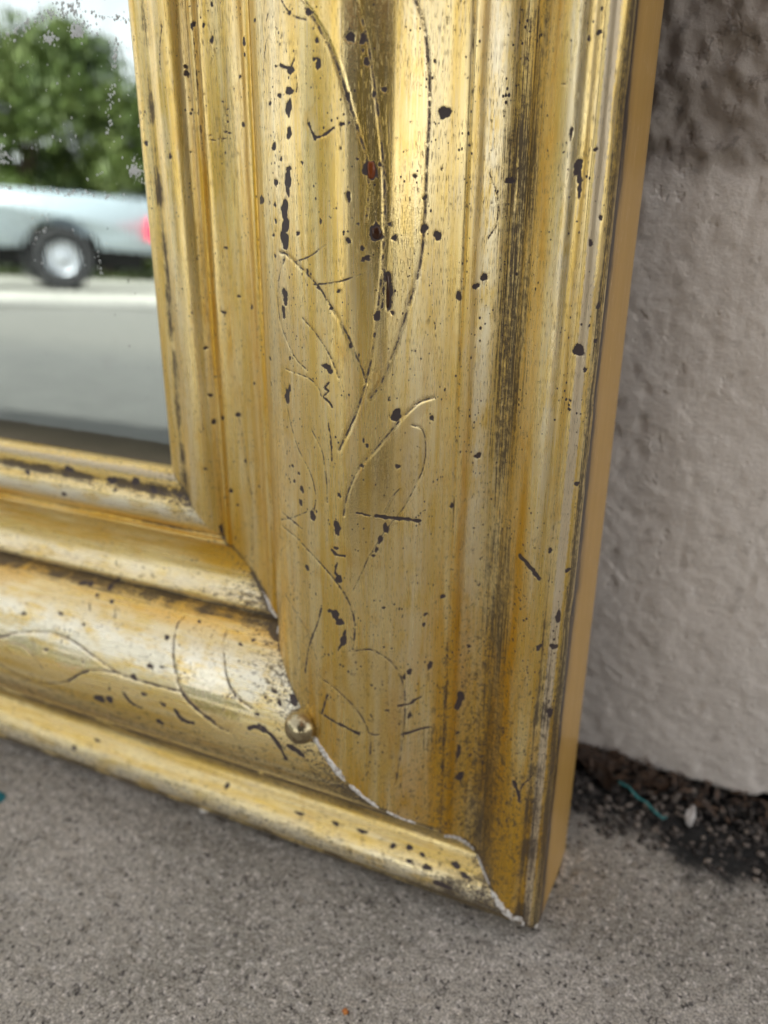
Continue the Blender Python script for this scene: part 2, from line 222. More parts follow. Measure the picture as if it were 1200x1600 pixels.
# ------------------------------------------------------------------ materials
def gold_leaf():
    M = Mat('aged gold leaf')
    uv = M.attr('rail_uv', 'Vector')                 # mm across, mm along
    loss, etch, grime_shade, wear, amber, burn = (M.attr(a) for a in ('loss', 'etch', 'grime_shade', 'wear', 'amber', 'burnish'))
    broad = M.noise(M.scale(uv, (.35, .018, 1)), 1, 4, .6)          # brush streaks along the rail
    fine = M.noise(M.scale(uv, (2.2, .07, 1)), 1, 4, .65)
    blot = M.noise(M.scale(uv, (.16, .10, 1)), 1, 4, .6)
    ragged = M.noise(M.scale(uv, (1.3, 1.0, 1)), 1, 4, .7)
    # leaf colour
    c = M.mix(M.step(broad, .36, .66), (.78, .54, .13), (.92, .74, .35))
    c = M.mix(M.math('MULTIPLY', M.step(fine, .5, .72), .55), c, (.74, .64, .46))
    c = M.mix(M.math('MULTIPLY', M.step(blot, .55, .72), .5), c, (.74, .46, .09))
    am = M.math('ADD', amber, M.math('MULTIPLY', M.math('SUBTRACT', M.noise(M.scale(uv, (.5, .05, 1)), 1, 5, .65), .5), 1.1))
    c = M.mix(M.step(am, .25, .95), c, (.74, .43, .045))
    c = M.mix(M.math('MULTIPLY', M.attr('silver'), M.step(M.math('ADD', M.math('MULTIPLY', blot, .6), M.math('MULTIPLY', fine, .4)), .36, .56)), c, (.95, .89, .69))  # highlights along the crests painted in as paler leaf
    # pores, crackle along the grain
    pores = M.noise(M.scale(uv, (6.5, .50, 1)), 1, 2, .5)
    pore_zone = M.noise(M.scale(uv, (.12, .05, 1)), 1, 2, .5)
    pore = M.math('MULTIPLY', M.step(M.math('ADD', pores, M.math('MULTIPLY', M.attr('crackle'), .05)), .60, .66), M.step(pore_zone, .36, .52))
    crack = M.math('ABSOLUTE', M.math('SUBTRACT', M.noise(M.scale(uv, (.95, .035, 1)), 1, 2.5, .5, .3), .5))
    crack = M.math('MULTIPLY', M.step(crack, .011, .003), M.attr('crackle'))
    # fly specks and small losses
    sp = M.voro(M.scale(uv, (1, .7, 1)), .30)
    spsize = M.math('ADD', M.math('MULTIPLY', M.math('SUBTRACT', M.noise(M.scale(uv, (.16, .11, 1)), 1, 4, .65), .5), 2.6), .45, clamp=True)
    speck = M.math('LESS_THAN', M.math('ADD', sp, M.math('MULTIPLY', ragged, .10)), M.math('ADD', .03, M.math('MULTIPLY', spsize, .10)))
    sp2 = M.noise(M.scale(uv, (1.9, 1.5, 1)), 1, 3, .6)
    speck2 = M.step(M.math('ADD', sp2, M.math('MULTIPLY', M.attr('speckle'), .22)), .725, .765)
    # grime and some painted shade: streaky, thresholded against that field
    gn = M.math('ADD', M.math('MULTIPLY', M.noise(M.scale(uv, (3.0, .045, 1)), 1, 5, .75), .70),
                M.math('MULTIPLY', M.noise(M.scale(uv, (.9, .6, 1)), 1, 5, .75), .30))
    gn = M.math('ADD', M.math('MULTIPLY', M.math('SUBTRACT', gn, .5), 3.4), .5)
    gm = M.step(M.math('ADD', gn, grime_shade), .93, 1.25)
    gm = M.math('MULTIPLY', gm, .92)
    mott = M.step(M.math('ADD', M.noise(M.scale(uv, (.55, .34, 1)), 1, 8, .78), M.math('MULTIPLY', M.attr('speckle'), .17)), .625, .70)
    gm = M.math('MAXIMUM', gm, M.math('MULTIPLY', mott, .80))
    # losses, with ragged edge
    rag2 = M.noise(M.scale(uv, (4.2, 3.0, 1)), 1, 3, .7)
    rg = M.math('ADD', M.math('MULTIPLY', M.math('SUBTRACT', ragged, .5), .75), M.math('MULTIPLY', M.math('SUBTRACT', rag2, .5), .50))
    ln = M.math('ADD', loss, rg)
    lm = M.step(ln, .06, -.06)
    # etched line: dirt sits in patches along it
    en = M.math('ADD', etch, M.math('MULTIPLY', rg, 1.1))
    em = M.math('MULTIPLY', M.step(en, .54, .14), M.step(M.noise(M.scale(uv, (.40, .40, 1)), 1, 4, .8), .40, .54))
    sp3 = M.voro(M.scale(uv, (1, .8, 1)), .85)
    speck3 = M.math('LESS_THAN', M.math('ADD', sp3, M.math('MULTIPLY', ragged, .12)), M.math('ADD', -.03, M.math('MULTIPLY', M.math('ADD', spsize, M.math('MULTIPLY', M.attr('speckle'), .35)), .36)))
    speck2 = M.math('MAXIMUM', speck2, speck3)
    dark = M.math('MAXIMUM', M.math('MAXIMUM', lm, em), M.math('MAXIMUM', speck, speck2))
    dark = M.math('MAXIMUM', dark, M.math('MULTIPLY', pore, .60))
    dark = M.math('MAXIMUM', dark, M.math('MULTIPLY', crack, .8))
    wm = M.step(M.math('ADD', M.math('MULTIPLY', ragged, .5), M.math('MULTIPLY', wear, .75)), .52, .68)
    c = M.mix(M.math('MULTIPLY', wm, .75), c, (.60, .52, .40))
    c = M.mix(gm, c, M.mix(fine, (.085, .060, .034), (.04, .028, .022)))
    c = M.mix(dark, c, M.mix(blot, (.040, .030, .034), (.075, .052, .046)))
    M.set('Base Color', c)
    cover = M.math('MAXIMUM', dark, gm)
    M.set('Metallic', M.math('MULTIPLY', M.math('SUBTRACT', 1.0, cover), M.mixf(wm, .76, .3)))
    r0 = M.mixf(burn, M.math('ADD', .17, M.math('MULTIPLY', fine, .24)), .14)
    M.set('Roughness', M.mixf(cover, r0, .55))
    M.set('Coat Weight', M.math('MULTIPLY', M.math('SUBTRACT', 1.0, cover), .30)); M.set('Coat Roughness', .15)
    M.set('Anisotropic', .0)
    h = M.math('ADD', M.math('MULTIPLY', fine, .35), M.math('MULTIPLY', dark, -1.0))
    h = M.math('ADD', h, M.math('MULTIPLY', M.noise(M.scale(uv, (3, 2.2, 1)), 1, 3, .6), .35))
    h = M.math('ADD', h, M.math('MULTIPLY', gm, -.35))
    M.bump(h, .00010, .55)
    return M.m

def side_paint():
    M = Mat('ochre painted side')
    uv = M.attr('rail_uv', 'Vector')
    n = M.noise(M.scale(uv, (.35, .02, 1)), 1, 4, .6)
    n2 = M.noise(M.scale(uv, (1.2, .35, 1)), 1, 4, .7)
    c = M.mix(n, (.58, .34, .08), (.74, .46, .13))
    c = M.mix(M.step(n2, .70, .76), c, (.10, .055, .03))
    edge = M.step(M.math('ADD', M.attr('edge_dark'), M.math('MULTIPLY', M.math('SUBTRACT', M.noise(M.scale(uv, (.8, .12, 1)), 1, 4, .7), .5), 1.0)), .35, .75)
    c = M.mix(M.math('MULTIPLY', M.step(M.attr('edge_dark'), .08, .7), .55), c, (.16, .085, .035))  # browner and darker towards the front edge
    c = M.mix(edge, c, (.045, .032, .03))
    scr = M.math('ABSOLUTE', M.math('SUBTRACT', M.noise(M.scale(uv, (.5, .03, 1)), 1, 2, .5, .5), .5))
    c = M.mix(M.math('MULTIPLY', M.step(scr, .006, .001), .6), c, (.85, .62, .35))
    M.set('Base Color', c); M.set('Roughness', .42); M.set('Metallic', .15); M.set('Coat Weight', .2)
    M.bump(n2, .0001, .5)
    return M.m

GOLD = gold_leaf()
SIDE = side_paint()

m = Mat('raw back board', (.20, .12, .06), .8); BOARD = m.m

def plaster():
    M = Mat('white gesso', rough=.85)
    co = M.obj_co()
    n = M.noise(co, 900, 4, .7)
    M.set('Base Color', M.mix(M.step(n, .36, .56), (.24, .19, .14), (.78, .76, .72)))
    M.bump(n, .0004, .8)
    return M.m
GESSO = plaster()

def bead_metal():
    M = Mat('tarnished brass')
    co = M.obj_co(); n = M.noise(co, 420, 4, .6)
    M.set('Base Color', M.mix(M.step(n, .42, .66), (.50, .43, .27), (.20, .14, .07)))
    M.set('Metallic', .95); M.set('Roughness', M.mixf(n, .12, .34))
    M.bump(M.noise(co, 700, 3, .6), .0001, .4)
    return M.m
BRASS = bead_metal()

def mirror_mat():
    M = Mat('silvered mirror glass')
    co = M.obj_co()
    n = M.noise(co, 26, 4, .65)
    foggy = M.step(M.noise(co, 34, 3, .6), .56, .72)
    fox = M.step(M.noise(co, 520, 2, .5), .74, .79)
    c = M.mix(M.math('MULTIPLY', foggy, .18), (.67, .75, .745), (.60, .65, .65))
    c = M.mix(M.math('MULTIPLY', fox, .75), c, (.10, .10, .08))
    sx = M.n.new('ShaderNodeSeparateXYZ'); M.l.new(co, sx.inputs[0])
    band = M.step(M.math('ADD', sx.outputs[1], M.math('MULTIPLY', M.noise(co, 120, 3, .6), .0012)), .1276, .1266)  # dark strip at the lower edge: the lip's shaded reflection painted in
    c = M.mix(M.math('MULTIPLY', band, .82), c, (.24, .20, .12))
    M.set('Base Color', c)
    M.set('Metallic', M.math('SUBTRACT', 1.0, M.math('MULTIPLY', foggy, .10)))
    M.set('Roughness', M.math('ADD', .012, M.math('MULTIPLY', foggy, .05)))
    M.bump(M.noise(M.scale(co, (1, .35, 1)), 150, 3, .6), .00002, .35)
    return M.m
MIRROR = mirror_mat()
m = Mat('water drop', (.93, .96, .97), .15); m.set('Transmission Weight', .35); m.set('IOR', 1.33); DROP = m.m

def pavement_mat():
    M = Mat('worn pavement concrete', rough=.85)
    co = M.obj_co()
    wv = M.n.new('ShaderNodeVectorMath'); wv.operation = 'ADD'; M.l.new(co, wv.inputs[0]); M.l.new(M.scale(M.noise(co, 800, 2, .6, out='Color'), (.0022,) * 3), wv.inputs[1])
    g = M.voro(wv.outputs[0], 1150, out='Color')
    sep = M.n.new('ShaderNodeSeparateColor'); M.l.new(g, sep.inputs[0])
    big = M.step(M.noise(co, 16, 6, .65), .34, .66); mid = M.noise(co, 240, 4, .7); sm_ = M.noise(co, 900, 3, .7)
    c = M.mix(big, (.37, .345, .30), (.54, .50, .445))
    c = M.mix(M.step(sep.outputs[0], .72, .95), c, (.70, .65, .60))
    c = M.mix(M.step(sep.outputs[1], .88, .98), c, (.095, .085, .08))
    c = M.mix(M.math('MULTIPLY', M.step(mid, .52, .68), .6), c, (.19, .172, .155))
    c = M.mix(M.math('MULTIPLY', M.step(sm_, .5, .75), .35), c, (.48, .45, .42))
    c = M.mix(M.attr('pale'), c, M.mix(big, (.27, .27, .255), (.33, .33, .31)))
    c = M.mix(M.attr('far_slab'), c, M.mix(big, (.36, .355, .32), (.42, .41, .37)))
    # black dirt washed along the foot of the wall
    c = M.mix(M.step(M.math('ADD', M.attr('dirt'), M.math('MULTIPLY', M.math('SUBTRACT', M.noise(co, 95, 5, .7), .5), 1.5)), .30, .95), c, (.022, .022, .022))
    gr = M.noise(co, 1500, 3, .8)
    grain = M.math('MULTIPLY', M.step(gr, .34, .66), M.math('SUBTRACT', 1.0, M.attr('pale')))
    hsv = M.n.new('ShaderNodeHueSaturation'); M.l.new(c, hsv.inputs['Color']); M.l.new(M.math('ADD', .52, M.math('MULTIPLY', grain, .98)), hsv.inputs['Value'])
    M.set('Base Color', hsv.outputs[0])
    M.bump(M.math('ADD', M.math('ADD', sm_, gr), M.math('MULTIPLY', sep.outputs[0], .6)), .0008, .9)
    return M.m
PAVE = pavement_mat()

def stucco_mat():
    M = Mat('painted stucco', rough=.8)
    co = M.obj_co()
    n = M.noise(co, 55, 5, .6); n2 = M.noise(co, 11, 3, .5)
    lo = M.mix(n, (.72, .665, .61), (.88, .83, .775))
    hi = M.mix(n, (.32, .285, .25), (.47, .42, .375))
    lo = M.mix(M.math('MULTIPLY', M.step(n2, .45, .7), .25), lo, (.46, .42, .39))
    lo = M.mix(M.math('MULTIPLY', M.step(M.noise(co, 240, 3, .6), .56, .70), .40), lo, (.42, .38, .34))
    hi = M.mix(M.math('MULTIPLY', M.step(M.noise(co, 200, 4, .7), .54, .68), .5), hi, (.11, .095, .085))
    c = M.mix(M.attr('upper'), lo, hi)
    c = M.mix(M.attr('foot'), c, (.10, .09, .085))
    M.set('Base Color', c)
    M.bump(M.math('ADD', M.noise(co, 330, 5, .7), M.math('MULTIPLY', M.step(M.noise(co, 170, 3, .6), .60, .72), -.6)), .0012, .6)
    return M.m
STUCCO = stucco_mat()

def simple_noise_mat(name, a, b, scale, rough=.8, bump=0.0, metal=0.0):
    M = Mat(name, rough=rough, metal=metal)
    co = M.obj_co(); n = M.noise(co, scale, 4, .6)
    M.set('Base Color', M.mix(M.step(n, .3, .7), a, b))
    if bump: M.bump(n, bump, .7)
    return M.m
ROAD = simple_noise_mat('pale road concrete', (.38, .37, .33), (.46, .45, .40), 1.5, .85, .002)
KERB = simple_noise_mat('kerb concrete', (.26, .255, .235), (.32, .31, .29), 8, .85, .002)
GRASS = simple_noise_mat('verge grass', (.05, .075, .02), (.10, .12, .04), 3, .9)
GRIT = simple_noise_mat('dark grit', (.018, .017, .017), (.10, .085, .075), 350, .8)
GRIT_PALE = simple_noise_mat('pale grit', (.12, .10, .09), (.30, .26, .22), 350, .8)
DRY_LEAF = simple_noise_mat('dry leaf', (.030, .019, .014), (.115, .066, .038), 300, .6, .0005)
TEAL = simple_noise_mat('teal plastic', (.03, .17, .18), (.06, .30, .30), 400, .45)
TEAL_DARK = simple_noise_mat('teal paint', (.004, .12, .17), (.01, .20, .25), 300, .5)
PEBBLE = simple_noise_mat('white pebble', (.42, .40, .38), (.66, .64, .62), 260, .5, .0004)
ORANGE = simple_noise_mat('orange crumb', (.45, .13, .03), (.6, .25, .06), 500, .7)
BARK = simple_noise_mat('bark', (.07, .05, .035), (.13, .10, .07), 9, .9, .01)

def leaf_mat(name, a, b):
    M = Mat(name, rough=.55)
    g = M.n.new('ShaderNodeObjectInfo')
    co = M.obj_co()
    n = M.noise(co, 1.3, 3, .6)
    M.set('Base Color', M.mix(M.step(n, .35, .65), a, b))
    return M.m
LEAVES = [leaf_mat('dark leaves', (.03, .06, .014), (.08, .125, .028)), leaf_mat('bright leaves', (.06, .10, .018), (.125, .165, .04))]

m = Mat('silver truck paint', (.38, .45, .50), .30, .0); m.set('Coat Weight', .8); PAINT = m.m
TYRE = Mat('tyre rubber', (.02, .02, .022), .75).m
RIM = Mat('alloy wheel', (.42, .44, .48), .35, .6).m
GLASS = Mat('tinted window', (.02, .025, .03), .05).m
BLACKP = Mat('black underbody', (.012, .012, .012), .8).m
CHROME = Mat('steel bumper', (.6, .6, .6), .25, .9).m
m = Mat('red tail lamp', (.75, .02, .05), .2); m.set('Emission Color', (1, .02, .08, 1)); m.set('Emission Strength', .7); TAIL = m.m
LAMP = Mat('clear lamp', (.8, .8, .8), .1).m

# ------------------------------------------------------------------ the gilt mirror
# cross-section of the moulding, mm: t from the outer edge inwards (negative), w forward of the frame's edge
PROFILE = [(-120,-4.9),(-119.6,-3.6),(-118.6,-2.6),(-115.5,-1.6),(-112.6,-1.2),(-111.6,-.6),(-109.8,.4),(-107.5,.8),(-105.2,.4),(-103,-.8),(-101.6,-2.2),(-101,-1.9),(-100.3,-1),(-99.5,-1),(-98.8,-2),(-95,-2.3),(-90,-1.4),(-86,.4),(-84,1.8),(-83,2.2),(-82,2.1),(-81.4,1),(-80.7,1.1),(-80.2,3.3),(-79,6.3),(-77,9.6),(-74,12.7),(-70,15.6),(-66,17.8),(-62,19.8),(-57,21.7),(-51,22.3),(-46,21.1),(-41,18.4),(-36,14.2),(-31.5,9.4),(-29.8,7.6),(-28.9,7),(-28.2,7.3),(-27.4,6.5),(-26,4.6),(-23,2),(-20.4,.9),(-18.5,1.3),(-16.5,3),(-14,4.9),(-10.4,6.9),(-8,7.2),(-6.2,6.5),(-5.2,5.3),(-4.6,4.7),(-4,4.8),(-2.8,4.7),(-1.6,3.9),(-.8,2.6),(-.2,1.3),(0,0)]
SIDE_PROFILE = [(.05,-1.5),(.1,-5),(.3,-11),(.8,-19),(1.0,-27),(.9,-32),(.4,-34.2),(-1.5,-34.5),(-60,-34.5),(-108,-34.5),(-108,-20),(-108,-8.6),(-114,-8.6),(-119.9,-8.6),(-120,-6.5)]
PF = np.array(PROFILE, float)
S_AT = np.concatenate([[0], np.cumsum(np.hypot(*np.diff(PF, axis=0).T))])

def catmull(P, n):
    """P (k,2) -> densified polyline"""
    P = np.asarray(P, float)
    if len(P) < 3:
        t = np.linspace(0, 1, n + 1)[:, None]
        return P[0] + (P[-1] - P[0]) * t
    Q = np.vstack([2 * P[0] - P[1], P, 2 * P[-1] - P[-2]])
    out = []
    for i in range(1, len(Q) - 2):
        a, b, c, d = Q[i - 1:i + 3]
        for t in np.linspace(0, 1, n, endpoint=False):
            out.append(.5 * ((2 * b) + (c - a) * t + (2 * a - 5 * b + 4 * c - d) * t * t + (3 * b - a - 3 * c + d) * t ** 3))
    out.append(P[-1])
    return np.array(out)

def dense_profile(step):
    s = np.arange(0, S_AT[-1], step); s = np.append(s, S_AT[-1])
    # cubic through the points, by arc length, limited so that sharp quirks stay sharp
    k = np.clip(np.searchsorted(S_AT, s, side='right') - 1, 0, len(PF) - 2)
    d = np.diff(PF, axis=0) / np.diff(S_AT)[:, None]
    tan = np.zeros_like(PF); tan[0] = d[0]; tan[-1] = d[-1]
    for i in range(1, len(PF) - 1):
        c = np.dot(d[i - 1], d[i]) / (np.linalg.norm(d[i - 1]) * np.linalg.norm(d[i]))
        tan[i] = (d[i - 1] + d[i]) / 2 * (1 if c > .8 else .55)
    h = (S_AT[k + 1] - S_AT[k])[:, None]; u = ((s - S_AT[k])[:, None]) / h
    P = (2*u**3-3*u**2+1)*PF[k] + (u**3-2*u**2+u)*h*tan[k] + (-2*u**3+3*u**2)*PF[k+1] + (u**3-u**2)*h*tan[k+1]
    g = np.gradient(P, axis=0); g /= np.linalg.norm(g, axis=1)[:, None]
    N = np.stack([-g[:, 1], g[:, 0]], 1)              # outward (forward) normal
    # soften normals used for displacement
    for _ in range(6): N[1:-1] = (N[:-2] + 2 * N[1:-1] + N[2:]) / 4
    return s, P, N

def seg_dist(S, L, pts, reach, D):
    """lower D to the distance (mm) from the polyline; returns nothing"""
    for a, b in zip(pts[:-1], pts[1:]):
        lo = np.minimum(a, b) - reach; hi = np.maximum(a, b) + reach
        i0, i1 = np.searchsorted(S[:, 0], [lo[0], hi[0]])
        if i0 >= i1: continue
        sub = (slice(i0, i1),)
        Ls = L[i0:i1]; Ss = S[i0:i1]
        j = np.where((Ls > lo[1]) & (Ls < hi[1]))
        if len(j[0]) == 0: continue
        x = Ss[j]; y = Ls[j]
        ab = b - a; q = max(ab @ ab, 1e-9)
        u = np.clip(((x - a[0]) * ab[0] + (y - a[1]) * ab[1]) / q, 0, 1)
        d = np.hypot(x - a[0] - u * ab[0], y - a[1] - u * ab[1])
        jj = (j[0] + i0, j[1])
        D[jj] = np.minimum(D[jj], d)

def inside(S, L, poly):
    poly = np.asarray(poly); r = np.zeros(S.shape, bool)
    x0, y0 = poly[-1]
    for x1, y1 in poly:
        c = ((y0 > L) != (y1 > L)) & (S < (x1 - x0) * (L - y0) / (y1 - y0 + 1e-12) + x0)
        r ^= c; x0, y0 = x1, y1
    return r

def build_rail(kind, length, dense_to, step_s, n_l, etched, scratches, losses, leaves, parent, detailed=True):
    """kind: 'right' 'bottom' 'left' 'top'. Local frame axes: x right, y up, z forward; metres."""
    s, P, N = dense_profile(step_s)
    ns = len(s)
    SP = np.array(SIDE_PROFILE)
    sp_arc = S_AT[-1] + np.cumsum(np.hypot(*np.diff(np.vstack([PF[-1:], SP]), axis=0).T))
    Pall = np.vstack([P, SP]); sall = np.concatenate([s, sp_arc])
    Nall = np.vstack([N, np.zeros((len(SP), 2))])
    l0 = -Pall[:, 0]
    f = np.linspace(0, 1, n_l)
    Ld = l0[:, None] + f[None] * (dense_to - l0[:, None])
    lend = length - l0
    if dense_to < length - 130:
        fc = np.linspace(0, 1, 9)[1:]
        Lc = dense_to + fc[None] * (lend[:, None] - dense_to)
        L = np.hstack([Ld, Lc])
    else:
        L = l0[:, None] + f[None] * (lend - l0)[:, None]
    S = np.repeat(sall[:, None], L.shape[1], 1)
    T = np.repeat(Pall[:, :1], L.shape[1], 1)
    front = (np.arange(len(sall)) < ns)[:, None] & np.ones_like(L, bool)
    D_e = np.full(L.shape, 3.0); D_l = np.full(L.shape, 3.0); burn = np.zeros(L.shape)
    disp = np.zeros(L.shape)
    sd = {'right': 1, 'bottom': 2, 'left': 3, 'top': 4}[kind]
    if detailed:
        Sf, Lf = S[:ns], L[:ns]
        for wd, pts in etched:
            pts = catmull(pts, 6); D = np.full(Sf.shape, 4.0)
            seg_dist(Sf, Lf, pts, 2.2, D)
            w = wd
            disp[:ns] += np.where(D < 2.2, -.14 * w * np.exp(-(D / (.60 * w)) ** 2) + .012 * w * np.exp(-((D - 1.3 * w) / (.4 * w)) ** 2), 0)
            D_e[:ns] = np.minimum(D_e[:ns], D / max(w, .5))
        for wd, pts in scratches:
            p2 = catmull(pts, 5); D = np.full(Sf.shape, 4.0)
            seg_dist(Sf, Lf, p2, 2.0, D)
            wv = wd * (.75 + .45 * noise2(Lf * .9, Sf * .9, 5))
            D_l[:ns] = np.minimum(D_l[:ns], D - wv)
        for (cs, cl, rs, rl) in losses:
            i0, i1 = np.searchsorted(s, [cs - 4, cs + 4])
            x = Sf[i0:i1] - cs; y = Lf[i0:i1] - cl
            j = np.where(np.abs(y) < 6)
            ang = np.arctan2(y[j] / rl, x[j] / rs)
            rr = np.hypot(x[j] / rs, y[j] / rl)
            wob = 1 + .16 * np.sin(2 * ang + cs * 7) + .10 * np.sin(3 * ang + cl * 5) + .07 * np.sin(5 * ang + cs)
            d = (rr / wob - 1) * min(rs, rl)
            jj = (j[0] + i0, j[1]); D_l[jj] = np.minimum(D_l[jj], d)
        for poly in leaves:
            pp = np.asarray(poly)
            burn[:ns] = np.maximum(burn[:ns], inside(Sf, Lf, pp))
        for _ in range(10):
            burn[1:-1] = (burn[:-2] + burn[1:-1] + burn[2:]) / 3; burn[:, 1:-1] = (burn[:, :-2] + burn[:, 1:-1] + burn[:, 2:]) / 3
    # hand-carved unevenness
    disp += np.where(front, .05 * fbm(S * .10, L * .035, sd, 3) + .025 * noise2(S * .9, L * .06, sd + 9), 0)
    wall_quirk = smooth(T, -3, -1)
    disp += np.where(front, -.35 * wall_quirk * np.clip(noise2(L * .11, S * .3, sd + 3), 0, 1), 0)
    disp -= np.where(front, .07 * smooth(D_l, .1, -.1), 0)
    disp += np.where(front, 0, .10 * noise2(S * .1, L * .04, sd + 21) * ((T > -2)))
    Nn = Nall.copy(); Nn[ns:] = [1, 0]
    Tm = Pall[:, :1] + Nn[:, :1] * disp
    Wm = Pall[:, 1:] + Nn[:, 1:] * disp
    X = {'right': Tm, 'bottom': -L, 'left': -FRAME_W - Tm, 'top': -L}[kind]
    Y = {'right': L, 'bottom': -Tm, 'left': L, 'top': FRAME_H + Tm}[kind]
    V = np.stack([X, Y, Wm], -1).reshape(-1, 3) / 1000
    F = grid_faces(L.shape[0], L.shape[1], wrap_u=True)
    if kind in ('bottom', 'left'): F = F[:, ::-1]
    me = mesh_from('rail', V, F)
    # fields ---------------------------------------------------------------
    low = 1 - smooth(L, 40, 150)
    bump_ = lambda t, c, w: np.exp(-((t - c) / w) ** 2)
    wig = fbm(L * .05, S * .02, sd + 31, 3)
    wig2 = fbm(L * .16, S * .05, sd + 37, 3)
    grime_shade = np.zeros(L.shape); wear = np.zeros(L.shape); amber = np.zeros(L.shape); speckle = np.zeros(L.shape); crackle = np.zeros(L.shape); silver = np.zeros(L.shape)
    grime_shade += .80 * bump_(T, -113.6, 1.6) * (.70 + .9 * wig2)
    grime_shade += .32 * bump_(T, -101.8, .7) + .5 * bump_(T, -28.7, .4) * (.7 + wig2) + .35 * bump_(T, -80.9, .5)
    if kind in ('right', 'left'):
        gap = 1 - .35 * np.exp(-((L - 125) / 11) ** 2)
        cen = np.where(L > 125, -18.4, -17.2)
        grime_shade += .68 * np.exp(-np.abs((T - cen + .8 * wig) / 4.8) ** 3) * (.92 + .35 * wig) * gap
        grime_shade += .12 * bump_(T, -22.5, 2.2) * smooth(L, 170, 120) * (.6 + .8 * wig2)
        grime_shade += .75 * bump_(T, -.5, .8) + .42 * bump_(T, -3.2, 2.0) * (1 - smooth(L, 70, 150)) + .4 * bump_(T, -5.3, .5)
        grime_shade += .50 * bump_(T, -4.5, 3) * low * (.5 + wig2)
        grime_shade += .42 * np.exp(-((T + 31) / 6) ** 2) * np.exp(-((L - 62) / 12) ** 2) * (.6 + 1.4 * wig2)
        amber += .5 * bump_(T, -27.2, .8) + .42 * bump_(T, -12.6, 2.3) + .60 * bump_(T, -100.2, 1.6) + .85 * bump_(T, -82.6, .6) + .30 * bump_(T, -96, 3)
        amber += .80 * (1 - smooth(L - .25 * (T + 60), 30, 170)) + .25 * bump_(T, -30.5, 1.6)
        amber += .30 * bump_(T, -93, 9) * smooth(L, 200, 150)
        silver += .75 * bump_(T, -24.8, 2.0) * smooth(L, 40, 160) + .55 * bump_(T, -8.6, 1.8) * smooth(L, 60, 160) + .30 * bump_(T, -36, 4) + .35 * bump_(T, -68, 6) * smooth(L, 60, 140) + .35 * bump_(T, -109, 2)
        wear += .95 * bump_(T, -2.9, 1.2) + .30 * bump_(T, -28.4, .5) + .30 * bump_(T, -24.5, 2) * smooth(L, 60, 140) + .18 * bump_(T, -72, 8)
        speckle += .08 + .46 * low * (.75 + .35 * smooth(T, -45, -25)) + .35 * bump_(T, -28.6, .8) + .25 * bump_(T, -18, 7) + .22 * bump_(T, -76, 4) * bump_(L, 125, 22) + .15 * bump_(T, -66, 8)
        crackle += .9 * bump_(T, -92.5, 3.8) * smooth(L, 165, 200) + .5 * bump_(T, -72, 7) + .25 * bump_(T, -15, 7)
        crackle += .35 * bump_(T, -79, 2)
    else:
        silver += 1.2 * bump_(T, -68, 7) + 1.1 * bump_(T, -107.5, 2.4) + .9 * bump_(T, -8.5, 4) + .6 * bump_(T, -86, 3)  # highlight bands on torus, bead and roll, put into the colour
        grime_shade += .30 * bump_(T, -101.6, 1.2) + .95 * bump_(T, -80.0, 1.5) * (.75 + .5 * wig2) + .62 * bump_(T, -112.8, 1.5) * (.75 + .7 * wig2)
        grime_shade += .50 * bump_(T, -21, 3.4) * (.9 + .3 * wig) + .62 * bump_(T, -28, 6) * (.9 + .4 * wig2) + .75 * bump_(T, -4.0, 2.8) * (.8 + .8 * wig2) + .55 * bump_(T, -1.5, 1.5) + .35 * bump_(T, -31, 5) * (.6 + wig2)  # the cove carries painted shade along with its grime
        grime_shade += .55 * bump_(T, -9, 5) * np.exp(-((L - 26) / 17) ** 2) * (.9 + 1.2 * wig2)
        grime_shade += .5 * np.exp(-((L + T) / 3.0) ** 2) * (T < -78) * (T > -92)
        amber += .25 + .8 * bump_(T, -77.5, 3) + .5 * bump_(T, -96, 4) + .6 * bump_(T, -102, 2) + .55 * bump_(T, -36, 9) + .35 * bump_(T, -94, 5) * smooth(L, 200, 110)  # deeper amber between the painted highlights strengthens their contrast
        wear += .60 * bump_(T, -117.3, 2.0) + .35 * bump_(T, -84.3, 1.6) + .35 * bump_(T, -9, 4) * (.5 + wig2)
        speckle += .6 * bump_(T, -112, 3) + .70 * bump_(T, -42, 13) + .60 * bump_(T, -9, 6) + .45 * bump_(T, -84, 5) + .3 * bump_(T, -68, 8) + .5 * np.exp(-((L + T) / 14) ** 2)
        crackle += .2 * bump_(T, -90, 6)
    amber *= .75 + .8 * fbm(L * .03, S * .15, sd + 51, 3)
    # dirt gathers in the mitre
    mit = L - np.repeat(l0[:, None], L.shape[1], 1)
    grime_shade += (.55 + .45 * smooth(T, -104, -98) * smooth(T, -80, -86)) * np.exp(-(mit / 1.0) ** 2) * (.8 + .8 * wig2) + .40 * np.exp(-(mit / 3.5) ** 2) * smooth(T, -96, -88) * smooth(T, -72, -80) * (1 if kind == 'bottom' else .4)
    for nm, a in (('loss', D_l), ('etch', D_e), ('burnish', burn), ('grime_shade', grime_shade), ('wear', wear), ('amber', amber), ('speckle', speckle), ('crackle', crackle), ('silver', silver)):
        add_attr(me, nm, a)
    add_attr(me, 'edge_dark', np.where(S > S_AT[-1] - 1e-6, np.exp(-(S - S_AT[-1]) / (5.0 + 4 * np.clip(wig, -.3, 1))) * (1.0), 0))
    add_attr(me, 'rail_uv', np.stack([S + 300 * sd, L + 700 * sd, 0 * S], -1), 'FLOAT_VECTOR')
    # material slots: 0 gilt front, 1 painted side, 2 raw back
    ii = np.repeat(np.arange(L.shape[0]), L.shape[1] - 1)
    slot = np.zeros(len(ii), np.int32); slot[ii >= ns - 1] = 1; slot[ii >= ns + 6] = 2
    if len(me.polygons) == len(slot): me.polygons.foreach_set('material_index', slot)
